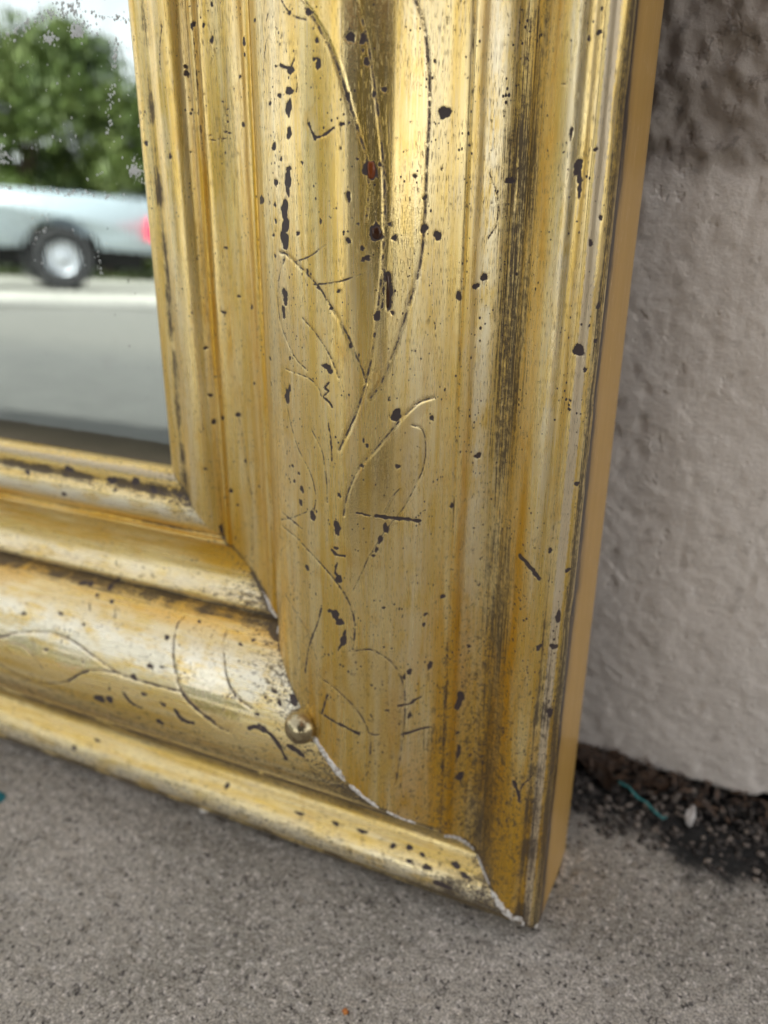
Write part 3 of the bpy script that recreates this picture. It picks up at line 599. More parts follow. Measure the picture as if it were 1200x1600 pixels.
    o = link('rail', me, [GOLD, SIDE, BOARD], parent)
    return o

FRAME_W, FRAME_H = 640.0, 985.0
frame = empty('gilt_mirror', (0, 0, 0.00268))
frame.rotation_euler = (math.pi / 2 - LEAN, 0, 0)
tag(frame, 'antique gilt framed mirror leaning on the stucco wall, gold leaf chipped and spotted', 'mirror')

LEAF_R = [[p for p in RIGHT_ETCHED[1][1]] + [p for p in reversed(RIGHT_ETCHED[2][1])],
          [p for p in RIGHT_ETCHED[9][1]] + [p for p in reversed(RIGHT_ETCHED[10][1])],
          [p for p in RIGHT_ETCHED[13][1]] + [p for p in reversed(RIGHT_ETCHED[14][1])],
          [p for p in RIGHT_ETCHED[0][1]] + [p for p in reversed(RIGHT_ETCHED[1][1][:8])]]
LEAF_B = [[p for p in BOTTOM_ETCHED[0][1]] + [p for p in reversed(BOTTOM_ETCHED[1][1][:7])],
          [p for p in BOTTOM_ETCHED[4][1]] + [p for p in reversed(BOTTOM_ETCHED[5][1])]]
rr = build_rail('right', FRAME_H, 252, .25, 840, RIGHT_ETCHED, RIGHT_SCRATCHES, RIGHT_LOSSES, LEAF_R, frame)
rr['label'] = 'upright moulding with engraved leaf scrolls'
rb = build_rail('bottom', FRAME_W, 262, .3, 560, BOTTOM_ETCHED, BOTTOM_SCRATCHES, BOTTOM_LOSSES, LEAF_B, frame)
rb['label'] = 'lower moulding, rubbed, with highlights painted paler'
build_rail('left', FRAME_H, FRAME_H, 2.0, 40, [], [], [], [], frame, False)
build_rail('top', FRAME_W, FRAME_W, 2.0, 30, [], [], [], [], frame, False)

# mirror plate
def slab(x0, x1, y0, y1, z0, z1):
    bm = bmesh.new()
    r = bmesh.ops.create_cube(bm, size=1)
    for v in bm.verts:
        v.co = Vector((x0 + (v.co.x + .5) * (x1 - x0), y0 + (v.co.y + .5) * (y1 - y0), z0 + (v.co.z + .5) * (z1 - z0)))
    return bm
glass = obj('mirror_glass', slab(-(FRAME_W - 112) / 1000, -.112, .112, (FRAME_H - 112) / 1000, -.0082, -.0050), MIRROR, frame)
obj('back_board', slab(-(FRAME_W - 109) / 1000, -.109, .109, (FRAME_H - 109) / 1000, -.014, -.0088), BOARD, frame)

def at_glass(u, v): return Vector((u / 1000, v / 1000, -.0050))
def droplets():
    """rain drops clinging to the glass: short domes in runs, one mesh"""
    rnd = random.Random(3)
    bm = bmesh.new()
    spots = []
    for (pts, n, rr_) in DROP_RUNS + [([(-147.7, 231.6), (-147.0, 231.0)], 60, 1.3), ([(-138.2, 233), (-137.9, 232)], 110, 1.2), ([(-123.9, 200.3), (-123.7, 199.6)], 110, 1.1), ([(-170.8, 205.8), (-170, 203)], 70, 1.6)]:
        for _ in range(n):
            k = rnd.uniform(0, len(pts) - 1.001); i = int(k); f = k - i
            u = pts[i][0] * (1 - f) + pts[i + 1][0] * f; v = pts[i][1] * (1 - f) + pts[i + 1][1] * f
            spots.append((u + rnd.gauss(0, rr_), v + rnd.gauss(0, rr_ * .6), rnd.uniform(.10, .34)))
    for (x0, x1, y0, y1, n) in DROP_FIELDS:
        for _ in range(n):
            spots.append((rnd.uniform(x0, x1), rnd.uniform(y0, y1), rnd.choice((.08, .10, .13, .18, .26))))
    for u, v, r in spots:
        if u > -120.3 or v < 120: continue
        r /= 1000
        mtx = Matrix.Translation(at_glass(u, v)) @ Matrix.Rotation(rnd.uniform(-.4, .4), 4, 'Z') @ Matrix.Diagonal((r, r * rnd.uniform(1, 2.1), r * .55, 1))
        bmesh.ops.create_icosphere(bm, subdivisions=1, radius=1, matrix=mtx)
    return bm
wd = obj('water_drops', droplets(), DROP, frame, True); wd['kind'] = 'stuff'

# round metal bead on the mitre
bm = bmesh.new()
bmesh.ops.create_uvsphere(bm, u_segments=48, v_segments=32, radius=.0047)
for v in bm.verts:
    v.co += v.co.normalized() * .00006 * mnoise.noise(v.co * 500)
bmesh.ops.translate(bm, verts=bm.verts, vec=Vector((-.0642, .0642 - .0022, .0205)))
obj('round_bead', bm, BRASS, frame, True)

VARNISH = Mat('dark varnish', (.055, .022, .010), .12).m
VARNISH_RED = Mat('rust red varnish', (.22, .055, .012), .15).m
def drip(t, l, rx, ry, h, mat, seed, label):
    i = np.searchsorted(PF[:, 0], t); f = (t - PF[i - 1, 0]) / (PF[i, 0] - PF[i - 1, 0]); w = PF[i - 1, 1] * (1 - f) + PF[i, 1] * f
    d = PF[i] - PF[i - 1]; slope = math.atan2(d[1], d[0])
    bm = bmesh.new(); bmesh.ops.create_icosphere(bm, subdivisions=3, radius=1)
    for v in bm.verts:
        v.co *= 1 + .28 * mnoise.noise(v.co * 1.4 + Vector((seed * 3.1, 0, 0)))
        v.co = Vector((v.co.x * rx, v.co.y * ry, v.co.z * h)) / 1000
    o = obj('varnish_drip', bm, mat, frame, True)
    o.location = (t / 1000, l / 1000, w / 1000); o.rotation_euler = (0, -slope, 0); o['label'] = label
drip(-44.1, 198.2, .85, 1.7, .35, VARNISH_RED, 1, 'rust red drop of varnish')
drip(-43.1, 186.7, 1.15, 1.3, .40, VARNISH, 2, 'dark triangular drop of varnish')
drip(-41.1, 175.3, .42, 3.6, .25, VARNISH, 3, 'long dark run of varnish')

# white gesso showing where the mitre has opened
def mitre_fill(t0, t1, wmax, seed, side=0.0):
    rnd = random.Random(seed)
    s, P, N = dense_profile(.35)
    k = np.where((P[:, 0] > t0) & (P[:, 0] < t1))[0]
    n = len(k); cross = 7
    V = []
    for a, i in enumerate(k):
        f = a / (n - 1)
        env = min(1, min(f, 1 - f) * 9) ** .6
        wdt = wmax * env * max(.12, .62 + .45 * float(noise2(np.array(a * .9), np.array(5.7), seed + 2)) + .38 * float(noise2(np.array(a * .14), np.array(seed * 3.1), seed)) + .25 * float(noise2(np.array(a * .6), np.array(1.7), seed)))
        wdt = max(wdt, .10)
        cen = side + .30 * float(noise2(np.array(a * .09), np.array(9.3), seed + 5))
        for j in range(cross):
            q = (j / (cross - 1)) * 2 - 1
            hgt = .22 * (1 - q * q) * (.7 + .5 * rnd.random()) + (-.1 if abs(q) == 1 else .30)
            off = cen + q * wdt
            p = P[i] + N[i] * hgt
            # across the mitre: direction (1,1)/sqrt2 in the frame plane
            V.append(((p[0] + off * .707) / 1000, (-p[0] + off * .707) / 1000, p[1] / 1000))
    return np.array(V), grid_faces(n, cross)
for t0, t1, wm_, sd_ in ((-60.5, -50, 1.15, 4), (-49.5, -42, .75, 5), (-40.5, -34, .3, 8), (-27.5, -20, .6, 11), (-19, -13.5, .4, 12), (-13.0, -3.0, 1.7, 15), (-88, -79, .9, 21)):
    V, F = mitre_fill(t0, t1, wm_, sd_, -.25)
    o = link('gesso_crack', mesh_from('gesso_crack', V, F), GESSO, frame)
def crumb(name, loc, size, mat, parent, seed, squash=(1, 1, 1), sub=2):
    bm = bmesh.new(); bmesh.ops.create_icosphere(bm, subdivisions=sub, radius=1)
    for v in bm.verts:
        n = mnoise.noise(v.co * 1.3 + Vector((seed * 3.7, 0, 0))) * .45 + mnoise.noise(v.co * 3 + Vector((0, seed * 5.1, 0))) * .18
        v.co = v.co * (1 + n); v.co = Vector((v.co.x * squash[0], v.co.y * squash[1], v.co.z * squash[2])) * size
    bmesh.ops.translate(bm, verts=bm.verts, vec=Vector(loc))
    return obj(name, bm, mat, parent, True)
crumb('gesso_chip', (-.1135, .0020, .0040), .0012, GESSO, frame, 2, (1.6, .7, 1))
crumb('gesso_chip', (-.0008, .0006, .0012), .0010, GESSO, frame, 5, (1, 1, 1))

# ------------------------------------------------------------------ ground by the mirror
def spaced(lo, a, b, hi, step, nout):
    """dense between a and b, growing steps outside"""
    mid = np.arange(a, b, step)
    g = np.geomspace(step * 2, max(hi - b, step * 4), nout); r = b + g; r = r[r <= hi + 1e-6]
    g2 = np.geomspace(step * 2, max(a - lo, step * 4), nout); l = a - g2; l = l[l >= lo - 1e-6]
    return np.concatenate([l[::-1], mid, r])

YAW = math.radians(-3.74)
WALL_P = np.array([-.0041, .0791])
E_ = np.array([math.cos(YAW), math.sin(YAW)]); NW = np.array([math.sin(YAW), -math.cos(YAW)])   # wall direction, wall normal towards the street
STREET_E = np.array([.72, -.694]); STREET_N = np.array([-.694, -.72])                         # along the kerb, towards the road
KERB_D = 3.70                                                                                    # from the camera

x = spaced(-9, -.26, .13, 6, .00075, 26); y = spaced(-9, -.16, .095, .6, .00075, 26)
X, Y = np.meshgrid(x, y, indexing='ij')
Z = .00022 * noise2(X * 900, Y * 900, 1) + .00022 * noise2(X * 420, Y * 420, 2) + .0004 * fbm(X * 60, Y * 60, 3) 
Z -= .0007 * smooth(noise2(X * 230, Y * 230, 8), .55, .9)
Z = np.minimum(Z, .0004)
dwall = (X - WALL_P[0]) * NW[0] + (Y - WALL_P[1]) * NW[1]       # distance in front of the wall
Z -= .0035 * smooth(dwall, .022, .004)
V = np.stack([X, Y, Z], -1).reshape(-1, 3)
F = grid_faces(len(x), len(y))
# keep only what lies on our side of the kerb
side_ = (V[:, :2] - np.array([CAM_AT.x, CAM_AT.y])) @ STREET_N
keep = (side_[F] < KERB_D + .0).all(1)
# fine band of triangles along the kerb is covered by the kerb stones themselves
me = mesh_from('pavement', V, F[keep])
along = (V[:, :2] - WALL_P) @ E_
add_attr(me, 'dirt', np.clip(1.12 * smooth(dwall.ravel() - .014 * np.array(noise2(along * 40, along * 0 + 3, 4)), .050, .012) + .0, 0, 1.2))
dl = dwall.ravel(); add_attr(me, 'pale', smooth(dl, .50, .53) * (1 - .6 * np.exp(-((dl - .515) / .006) ** 2))); add_attr(me, 'far_slab', smooth(dl, 1.36, 1.38))
tag(link('pavement', me, PAVE), kind='structure')

def strip(name, d0, d1, z0, z1, a0, a1, mat, kind='structure'):
    """box along the kerb between two distances from the camera"""
    bm = bmesh.new(); vs = []
    o = np.array([CAM_AT.x, CAM_AT.y])
    for z in (z0, z1):
        for d, a in ((d0, a0), (d1, a0), (d1, a1), (d0, a1)):
            p = o + STREET_N * d + STREET_E * a; vs.append(bm.verts.new((p[0], p[1], z)))
    for f in ((0, 3, 2, 1), (4, 5, 6, 7), (0, 1, 5, 4), (1, 2, 6, 5), (2, 3, 7, 6), (3, 0, 4, 7)): bm.faces.new([vs[i] for i in f])
    o_ = obj(name, bm, mat)
    if kind: o_['kind'] = kind
    return o_
kerb = strip('kerb', KERB_D - .30, KERB_D, -.16, .0016, -12, 12, KERB)
strip('road', KERB_D + .001, 16.5, -.40, -.15, -60, 60, ROAD)
strip('verge', 16.501, 60, -.40, -.05, -60, 60, GRASS)
bm = bmesh.new()
for v in ((-700, -700), (700, -700), (700, 700), (-700, 700)): bm.verts.new((v[0], v[1], -.42))
bm.faces.new(bm.verts[:])
tag(obj('ground', bm, GRASS), kind='structure')

# ------------------------------------------------------------------ stucco wall
zs = spaced(.0, .0005, .262, 1.25, .0009, 22); zs = zs[zs >= 0]
xs = spaced(-3.2, -.06, .13, 3.2, .0009, 22)
A, Zz = np.meshgrid(xs, zs, indexing='ij')
UP0 = .197
line = UP0 + .0035 * noise2(A * 60, A * 0, 3) + .06 * (A - .02) * 0
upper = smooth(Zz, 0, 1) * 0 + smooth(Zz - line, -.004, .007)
# trowel relief
def lumps(sc, seed): return fbm(A * sc + .35 * noise2(A * sc, Zz * sc, seed + 3), Zz * sc * .8, seed, 3)
rough_ = 2.0 * lumps(130, 5) + 1.2 * lumps(260, 55) + 1.1 * noise2(A * 300, Zz * 230, 6)
mild = .7 * lumps(95, 15) + .95 * lumps(250, 35) - .9 * smooth(noise2(A * 240, Zz * 200, 44), .45, .9) + 1.2 * smooth(Zz, .06, .0) * lumps(60, 25) + .25 * noise2(A * 260, Zz * 200, 16)
hgt = (.52 * mild * (1 - upper) + rough_ * upper) / 1000
near = np.exp(-((A - .0) / 1.2) ** 2)
hgt = hgt * near - .0012 * upper
# lower edge: ragged, ends a few mm above the paving
bot = .0020 + .0018 * noise2(A * 55, A * 0 + .5, 12) + .0016 * fbm(A * 190, A * 0 + 2.5, 19, 3) - .006 * np.exp(-((A - .050) / .008) ** 2) * 0 + .004 * np.exp(-((A - .064) / .004) ** 2)
under = Zz < bot
hgt = hgt - .016 * smooth(bot - Zz, -.0008, .0012)
px = WALL_P[0] + A * E_[0] + hgt * NW[0]; py = WALL_P[1] + A * E_[1] + hgt * NW[1]
V = np.stack([px, py, Zz - .001], -1).reshape(-1, 3)
me = mesh_from('wall', V, grid_faces(len(xs), len(zs))[:, ::-1])
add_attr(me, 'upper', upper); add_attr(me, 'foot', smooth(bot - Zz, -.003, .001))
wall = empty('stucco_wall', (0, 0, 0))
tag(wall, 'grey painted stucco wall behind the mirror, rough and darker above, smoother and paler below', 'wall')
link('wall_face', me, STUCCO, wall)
o_ = slab(-3.2, 3.2, .02, .22, -.1, 1.25)
bmesh.ops.rotate(o_, verts=o_.verts, cent=(0, 0, 0), matrix=Matrix.Rotation(YAW, 3, 'Z'))
bmesh.ops.translate(o_, verts=o_.verts, vec=Vector((WALL_P[0], WALL_P[1], 0)))
obj('wall_core', o_, STUCCO, wall)

# ------------------------------------------------------------------ debris in the gap
def grit(n, seed, mat, rmin, rmax, amin, amax, dmin, dmax, name, pw=2.0):
    rnd = random.Random(seed)
    tv = []; tf = []
    base = bmesh.new(); bmesh.ops.create_icosphere(base, subdivisions=1, radius=1)
    bv = np.array([v.co[:] for v in base.verts]); bf = np.array([[v.index for v in f.verts] for f in base.faces]); base.free()
    rs = np.random.RandomState(seed)
    for i in range(n):
        a = rnd.uniform(amin, amax); d = dmin + (dmax - dmin) * rnd.random() ** pw
        r = rnd.uniform(rmin, rmax) * (1 - .3 * d / .05)
        p = WALL_P + E_ * a + NW * d
        sc = np.array([rnd.uniform(.6, 1.7), rnd.uniform(.6, 1.3), rnd.uniform(.5, 1)])
        th = rnd.uniform(0, 6.28); cs, sn = math.cos(th), math.sin(th)
        v = bv * (1 + .28 * rs.randn(len(bv), 1)) * sc * r
        v = np.stack([v[:, 0] * cs - v[:, 1] * sn, v[:, 0] * sn + v[:, 1] * cs, v[:, 2]], 1)
        heap = .0030 * math.exp(-(d / .010) ** 2) * rnd.random()
        z = -.0032 * max(0, 1 - d / .02) + r * .35 + heap
        tv.append(v + [p[0], p[1], z]); tf.append(bf + i * len(bv))
    me = mesh_from(name, np.vstack(tv), np.vstack(tf), False)
    return tag(link(name, me, mat), kind='stuff')
grit(2600, 2, GRIT, .0005, .0016, -.16, .12, -.004, .036, 'dark_grit')
grit(600, 5, GRIT_PALE, .0005, .0017, -.16, .12, .002, .040, 'stony_grit', 1.2)

rs = np.random.RandomState(21); V = []; Fq = []
for i in range(260):
    a_ = -.06 + .14 * rs.rand() if i % 3 else .0 + .03 * rs.rand(); d_ = .000 + .013 * rs.rand() ** 1.3; p = WALL_P + E_ * a_ + NW * d_
    L_ = rs.uniform(.0012, .0042); W_ = L_ * rs.uniform(.12, .45); th = rs.uniform(0, 6.28); ti = rs.uniform(-.5, .9)
    ax_ = np.array([math.cos(th) * math.cos(ti), math.sin(th) * math.cos(ti), math.sin(ti)]); bx_ = np.array([-math.sin(th), math.cos(th), rs.uniform(-.4, .4)])
    c0 = np.array([p[0], p[1], .0012 + .003 * rs.rand()]); up_ = np.array([0, 0, L_ * .12])
    k = len(V); V += [c0 - ax_ * L_, c0 - bx_ * W_ + up_, c0 + ax_ * L_, c0 + bx_ * W_ + up_, c0 + up_ * 2]
    Fq += [[k, k + 1, k + 4], [k + 1, k + 2, k + 4], [k + 2, k + 3, k + 4], [k + 3, k, k + 4]]
tag(link('leaf_litter', mesh_from('leaf_litter', np.array(V), np.array(Fq), False), DRY_LEAF), kind='stuff')

def dry_leaf(a, d, size, rot, tilt, label, seed):
    bm = bmesh.new(); rnd = random.Random(seed)
    n = 7; rows = []
    for i in range(n):
        f = i / (n - 1); w = math.sin(math.pi * min(.97, f * .9 + .06)) ** .8 * .30 * size * rnd.uniform(.75, 1.15)
        row = []
        for q in (-1, -.4, .4, 1):
            row.append(bm.verts.new(((f - .5) * size, q * w, size * (.12 * q * q + .10 * math.sin(f * 5 + seed)))))
        rows.append(row)
    for r0, r1 in zip(rows[:-1], rows[1:]):
        for k in range(3): bm.faces.new((r0[k], r1[k], r1[k + 1], r0[k + 1]))
    bmesh.ops.solidify(bm, geom=bm.faces[:], thickness=.00012)
    o = obj('dry_leaf', bm, DRY_LEAF, None, True)
    p = WALL_P + E_ * a + NW * d
    o.location = (p[0], p[1], .0030); o.rotation_euler = (tilt, tilt * .6, rot)
    return tag(o, label, 'dead leaf', 'dead leaf scraps in the wall gap')
dry_leaf(.006, .008, .012, .4, .5, 'rust brown dead leaf scrap beside the foot of the frame', 1)
dry_leaf(.013, .014, .009, 2.2, -.4, 'small curled brown leaf scrap just left of the teal strand', 2)
dry_leaf(.030, .008, .010, 1.1, .7, 'thin brown leaf scrap against the wall above the teal strand', 3)

def ribbon_tube(name, pts, r, mat, flat=1.0):
    pts = [Vector(p) for p in pts]; bm = bmesh.new(); rings = []
    for i, p in enumerate(pts):
        t = (pts[min(i + 1, len(pts) - 1)] - pts[max(i - 1, 0)]).normalized()
        sx = t.cross(Vector((0, 0, 1))).normalized(); sy = sx.cross(t)
        rr_ = r * (.7 + .5 * abs(math.sin(i * 1.7)))
        rings.append([bm.verts.new(p + sx * math.cos(a) * rr_ + sy * math.sin(a) * rr_ * flat) for a in [k * math.pi / 4 for k in range(8)]])
    for a, b in zip(rings[:-1], rings[1:]):
        for k in range(8): bm.faces.new((a[k], a[(k + 1) % 8], b[(k + 1) % 8], b[k]))
    bm.faces.new(rings[0][::-1]); bm.faces.new(rings[-1])
    return obj(name, bm, mat, None, True)
def gp(x, y, z): return (x / 1000, y / 1000, z / 1000)
st = ribbon_tube('teal_strand', [gp(10.5, 66.5, 3.4), gp(13, 64.2, 3.0), gp(16, 62.8, 3.4), gp(19, 60.5, 2.4), gp(22.5, 59.2, 2.2), gp(25, 56.8, 2.0), gp(28.3, 54.7, 1.6), gp(29.2, 56.0, 1.8)], .0005, TEAL, .5)
tag(st, 'frayed strand of teal plastic lying in the dark grit between frame and pebble', 'plastic scrap')
pb = crumb('white_pebble', (0, 0, 0), .0022, PEBBLE, None, 9, (.72, .85, 1.5), 3)
pb.location = gp(36.2, 57.5, 3.4); pb.rotation_euler = (-.5, .25, .2)
tag(pb, 'small white oval pebble standing in the dirt at the foot of the wall', 'pebble')
tp = crumb('paint_fleck', (0, 0, 0), .0042, TEAL_DARK, None, 12, (1.0, 1.0, .14), 3)
tp.location = gp(-189.5, -25.5, .5)
tag(tp, 'dark teal fleck of paint on the pavement under the lower moulding', 'paint fleck')
oc = crumb('orange_crumb', (0, 0, 0), .0008, ORANGE, None, 14)
oc.location = gp(-40.6, -43.2, .5)
tag(oc, 'tiny orange crumb on the bare pavement in front of the mirror', 'crumb')

# ------------------------------------------------------------------ across the street (seen in the glass)
def polar(az_deg, dist, z=-.15):
    a = math.radians(az_deg)
    return Vector((CAM_AT.x + math.sin(a) * dist, CAM_AT.y - math.cos(a) * dist, z))

def extrude_xz(outline, y0, y1):
    """prism from an (x,z) outline between two y values"""
    bm = bmesh.new()
    a = [bm.verts.new((x, y0, z)) for x, z in outline]; b = [bm.verts.new((x, y1, z)) for x, z in outline]
    bm.faces.new(a); bm.faces.new(b[::-1]); n = len(outline)
    for i in range(n): bm.faces.new((a[i], b[i], b[(i + 1) % n], a[(i + 1) % n]))
    return bm
def arch(cx, cz, r, n=14, a0=math.pi, a1=0.0):
    return [(cx + r * math.cos(a0 + (a1 - a0) * i / n), cz + r * math.sin(a0 + (a1 - a0) * i / n)) for i in range(n + 1)]

def make_truck():
    """x runs from the tailgate (0) to the nose (5.0); y across; z up from the road"""
    t = empty('pickup_truck')
    tag(t, 'silver pickup truck parked across the street, reflected in the mirror glass', 'pickup truck')
    W = .88
    RX, FX, WR = 1.03, 4.60, .35
    ax = .43
    low = [(0.02, .44)] + arch(RX, .36, .41, a0=math.pi - .25, a1=.25) + [(2.55, .36)]
    bedtop = [(2.55, 1.05), (0.0, 1.02), (0.0, .66)]
    for s in (-1, 1):
        bm = extrude_xz(low + bedtop, s * W, s * (W - .07))
        bmesh.ops.bevel(bm, geom=[e for e in bm.edges if all(v.co.z > .95 for v in e.verts)], offset=.03, segments=3, affect='EDGES')
        obj('bed_side', bm, PAINT, t, True)
    obj('tailgate', slab(0.0, .06, -W + .072, W - .072, .48, 1.02), PAINT, t)
    obj('bed_floor', slab(.062, 2.54, -W + .073, W - .073, .54, .60), BLACKP, t)
    CX = .50
    cab_low = [(2.07, .36), (3.60, .36), (3.60, .98), (2.07, 1.06)]
    cab = extrude_xz([(q + CX, z) for q, z in cab_low], -W, W)
    obj('cab_body', cab, PAINT, t)
    top = [(2.10, 1.062), (3.66, .985), (3.10, 1.50), (2.95, 1.54), (2.25, 1.54), (2.14, 1.48)]
    bm = extrude_xz([(q + CX, z) for q, z in top], -.74, .74)
    obj('cab_roof', bm, PAINT, t)
    for s in (-1, 1):
        gl = [(2.72, 1.09), (3.42, 1.06), (3.04, 1.44), (2.72, 1.46)]
        gl2 = [(2.22, 1.11), (2.64, 1.10), (2.64, 1.46), (2.28, 1.46)]
        gl = [(q + CX, z) for q, z in gl]; gl2 = [(q + CX, z) for q, z in gl2]
        obj('side_window', extrude_xz(gl, s * .742, s * .752), GLASS, t); obj('side_window', extrude_xz(gl2, s * .742, s * .752), GLASS, t)
        d = obj('door', extrude_xz([(3.12, .40), (4.05, .40), (4.05, .95), (3.12, 1.01)], s * (W + .002), s * (W + .016)), PAINT, t)
        obj('handle', slab(3.20, 3.36, s * (W + .017) - .015, s * (W + .017) + .015, 0.86, .89), BLACKP, d)
        obj('wing_mirror', slab(3.78, 3.92, s * (W + .09) - .08, s * (W + .09) + .08, 1.02, 1.15), BLACKP, t)
        obj('tail_light', slab(-.012, .10, s * (W + .004) - .05, s * (W + .004) + .012, .58, .82), TAIL, t)
        obj('headlight', slab(5.36, 5.47, s * .70 - .15, s * .70 + .15, .64, .80), LAMP, t)
    hood = [(4.102, .36)] + arch(FX, .36, .41, a0=math.pi - .25, a1=.25) + [(5.42, .44), (5.45, .78), (5.30, .88), (4.102, .97)]
    obj('front_body', extrude_xz(hood, -W, W), PAINT, t)
    obj('bumper', slab(-.14, .0, -.84, .84, .38, .54), CHROME, t); obj('bumper', slab(5.46, 5.56, -.84, .84, .36, .54), CHROME, t)
    obj('chassis', slab(.1, 5.2, -.52, .52, .26, .50), BLACKP, t)
    def wheel(x, s):
        e = bpy.data.objects.new('wheel', None); C.objects.link(e); e.parent = t; e.location = (x, s * .74, WR)
        bm = bmesh.new(); n = 36; prof = [(.20, -.10), (.32, -.11), (.34, -.06), (.34, .06), (.32, .11), (.20, .10)]
        rings = [[bm.verts.new((r * math.cos(2 * math.pi * k / n), w, r * math.sin(2 * math.pi * k / n))) for k in range(n)] for r, w in prof]
        for a, b in zip(rings, rings[1:] + rings[:1]):
            for k in range(n): bm.faces.new((a[k], a[(k + 1) % n], b[(k + 1) % n], b[k]))
        obj('tyre', bm, TYRE, e, True)
        bm = bmesh.new()
        prof = [(.175, .112), (.165, .114), (.15, .07), (.08, .085), (.05, .105), (.001, .11)]
        rings = [[bm.verts.new((r * math.cos(2 * math.pi * k / n), s * w, r * math.sin(2 * math.pi * k / n))) for k in range(n)] for r, w in prof]
        for a, b in zip(rings[:-1], rings[1:]):
            for k in range(n): bm.faces.new((a[k], a[(k + 1) % n], b[(k + 1) % n], b[k]))
        obj('rim', bm, RIM, e, True)
    for x in (RX, FX):
        for s in (-1, 1): wheel(x, s)
    return t
truck = make_truck()
# in the glass the tail is to the right: the tailgate lies at azimuth -39.9, the truck runs away to the left of the mirror's view
tail = polar(-40.5, 9.6); nose = polar(-67.0, 9.8)
dirv = (nose - tail); dirv.z = 0; ang = math.atan2(dirv.y, dirv.x)
truck.location = tail; truck.rotation_euler = (0, 0, ang)
# near side faces the mirror: shift half a width away
truck.location = tail + Vector((math.sin(math.radians(-53)), -math.cos(math.radians(-53)), 0)) * .9

def tree(loc, h, cr_, base, seed, label, mat, n_leaf=5200, trunk_r=.14):
    rnd = random.Random(seed)
    t = empty('tree', loc); tag(t, label, 'tree', None)
    # trunk and limbs
    bm = bmesh.new()
    def limb(p0, p1, r0, r1, bend):
        k = 7; rings = []
        d = (p1 - p0)
        sx = d.cross(Vector((.3, .9, .1))).normalized(); sy = sx.cross(d).normalized()
        for i in range(6):
            f = i / 5; c = p0 + d * f + bend * math.sin(f * math.pi); r = r0 + (r1 - r0) * f
            rings.append([bm.verts.new(c + (sx * math.cos(2 * math.pi * q / k) + sy * math.sin(2 * math.pi * q / k)) * r) for q in range(k)])
        for a, b in zip(rings[:-1], rings[1:]):
            for q in range(k): bm.faces.new((a[q], a[(q + 1) % k], b[(q + 1) % k], b[q]))
    top = Vector((rnd.uniform(-.2, .2), rnd.uniform(-.2, .2), base + (h - base) * .45))
    limb(Vector((0, 0, -.1)), top, trunk_r, trunk_r * .5, Vector((rnd.uniform(-.1, .1), rnd.uniform(-.1, .1), 0)))
    cl = []
    for i in range(9):
        a = rnd.uniform(0, 6.28); rad = cr_ * rnd.uniform(.35, .8)
        z = base + (h - base) * rnd.uniform(.12, .88)
        rad *= math.sin(min(1, (z - base) / (h - base) + .22) * math.pi * .86) * .9 + .25
        c = Vector((math.cos(a) * rad, math.sin(a) * rad, z)); cl.append((c, cr_ * rnd.uniform(.28, .46)))
        limb(Vector((0, 0, base * .8 + .3)) .lerp(top, rnd.uniform(.2, 1)), c, trunk_r * .38, trunk_r * .1, Vector((0, 0, rnd.uniform(-.1, .2))))
    for i in range(17):
        a = rnd.uniform(0, 6.28); z = base + (h - base) * rnd.uniform(.05, .98)
        f = (z - base) / (h - base); rad = cr_ * math.sin((.12 + .83 * f) * math.pi) ** .6 * rnd.uniform(.45, .85)
        cl.append((Vector((math.cos(a) * rad, math.sin(a) * rad, z)), cr_ * rnd.uniform(.20, .36)))
    obj('trunk', bm, BARK, t, True)
    rs = np.random.RandomState(seed); V = []; 
    n_each = n_leaf // len(cl)
    for c, r in cl:
        d = rs.randn(n_each, 3); d /= np.linalg.norm(d, axis=1)[:, None]
        p = np.array(c[:]) + d * (r * rs.rand(n_each, 1) ** .45) * [1, 1, .8]
        sz = rs.uniform(.05, .11, (n_each, 1))
        a = rs.randn(n_each, 3); a /= np.linalg.norm(a, axis=1)[:, None]
        b = np.cross(a, rs.randn(n_each, 3)); b /= np.linalg.norm(b, axis=1)[:, None]
        V.append(np.stack([p - a * sz * 1.3, p - b * sz * .6, p + a * sz * 1.3, p + b * sz * .6], 1))
    V = np.vstack(V).reshape(-1, 3)
    link('crown', mesh_from('crown', V, np.arange(len(V)).reshape(-1, 4), False), mat, t)
    return t
TREES = [(-66, 17.5, 4.6, 2.3, .5, 0, 'broad dark green tree at the far left of the row across the street'),
         (-58.5, 16.5, 3.9, 2.0, .3, 1, 'round bright green tree beyond the cab of the truck'),
         (-52.5, 18.0, 4.3, 2.2, .4, 0, 'dark bushy tree beyond the front half of the truck bed'),
         (-47.5, 16.8, 4.25, 1.9, .3, 1, 'light green tree rising straight behind the truck bed'),
         (-43.5, 17.6, 4.45, 1.9, .4, 0, 'tall dense tree behind the rear wheel of the truck'),
         (-39.5, 16.6, 3.95, 1.9, .3, 1, 'light green tree directly behind the tail light'),
         (-34.5, 17.6, 4.2, 2.1, .4, 0, 'dark green tree past the tail end of the truck'),
         (-27.0, 18.5, 4.8, 2.4, .6, 1, 'wide tree standing apart at the right end of the row')]
for i, (az, d, h, r, b, k, lab) in enumerate(TREES):
    tr = tree(polar(az, d, -.06), h, r, b, 40 + i, lab, LEAVES[k], 6500)
    tr['group'] = 'trees across the street'
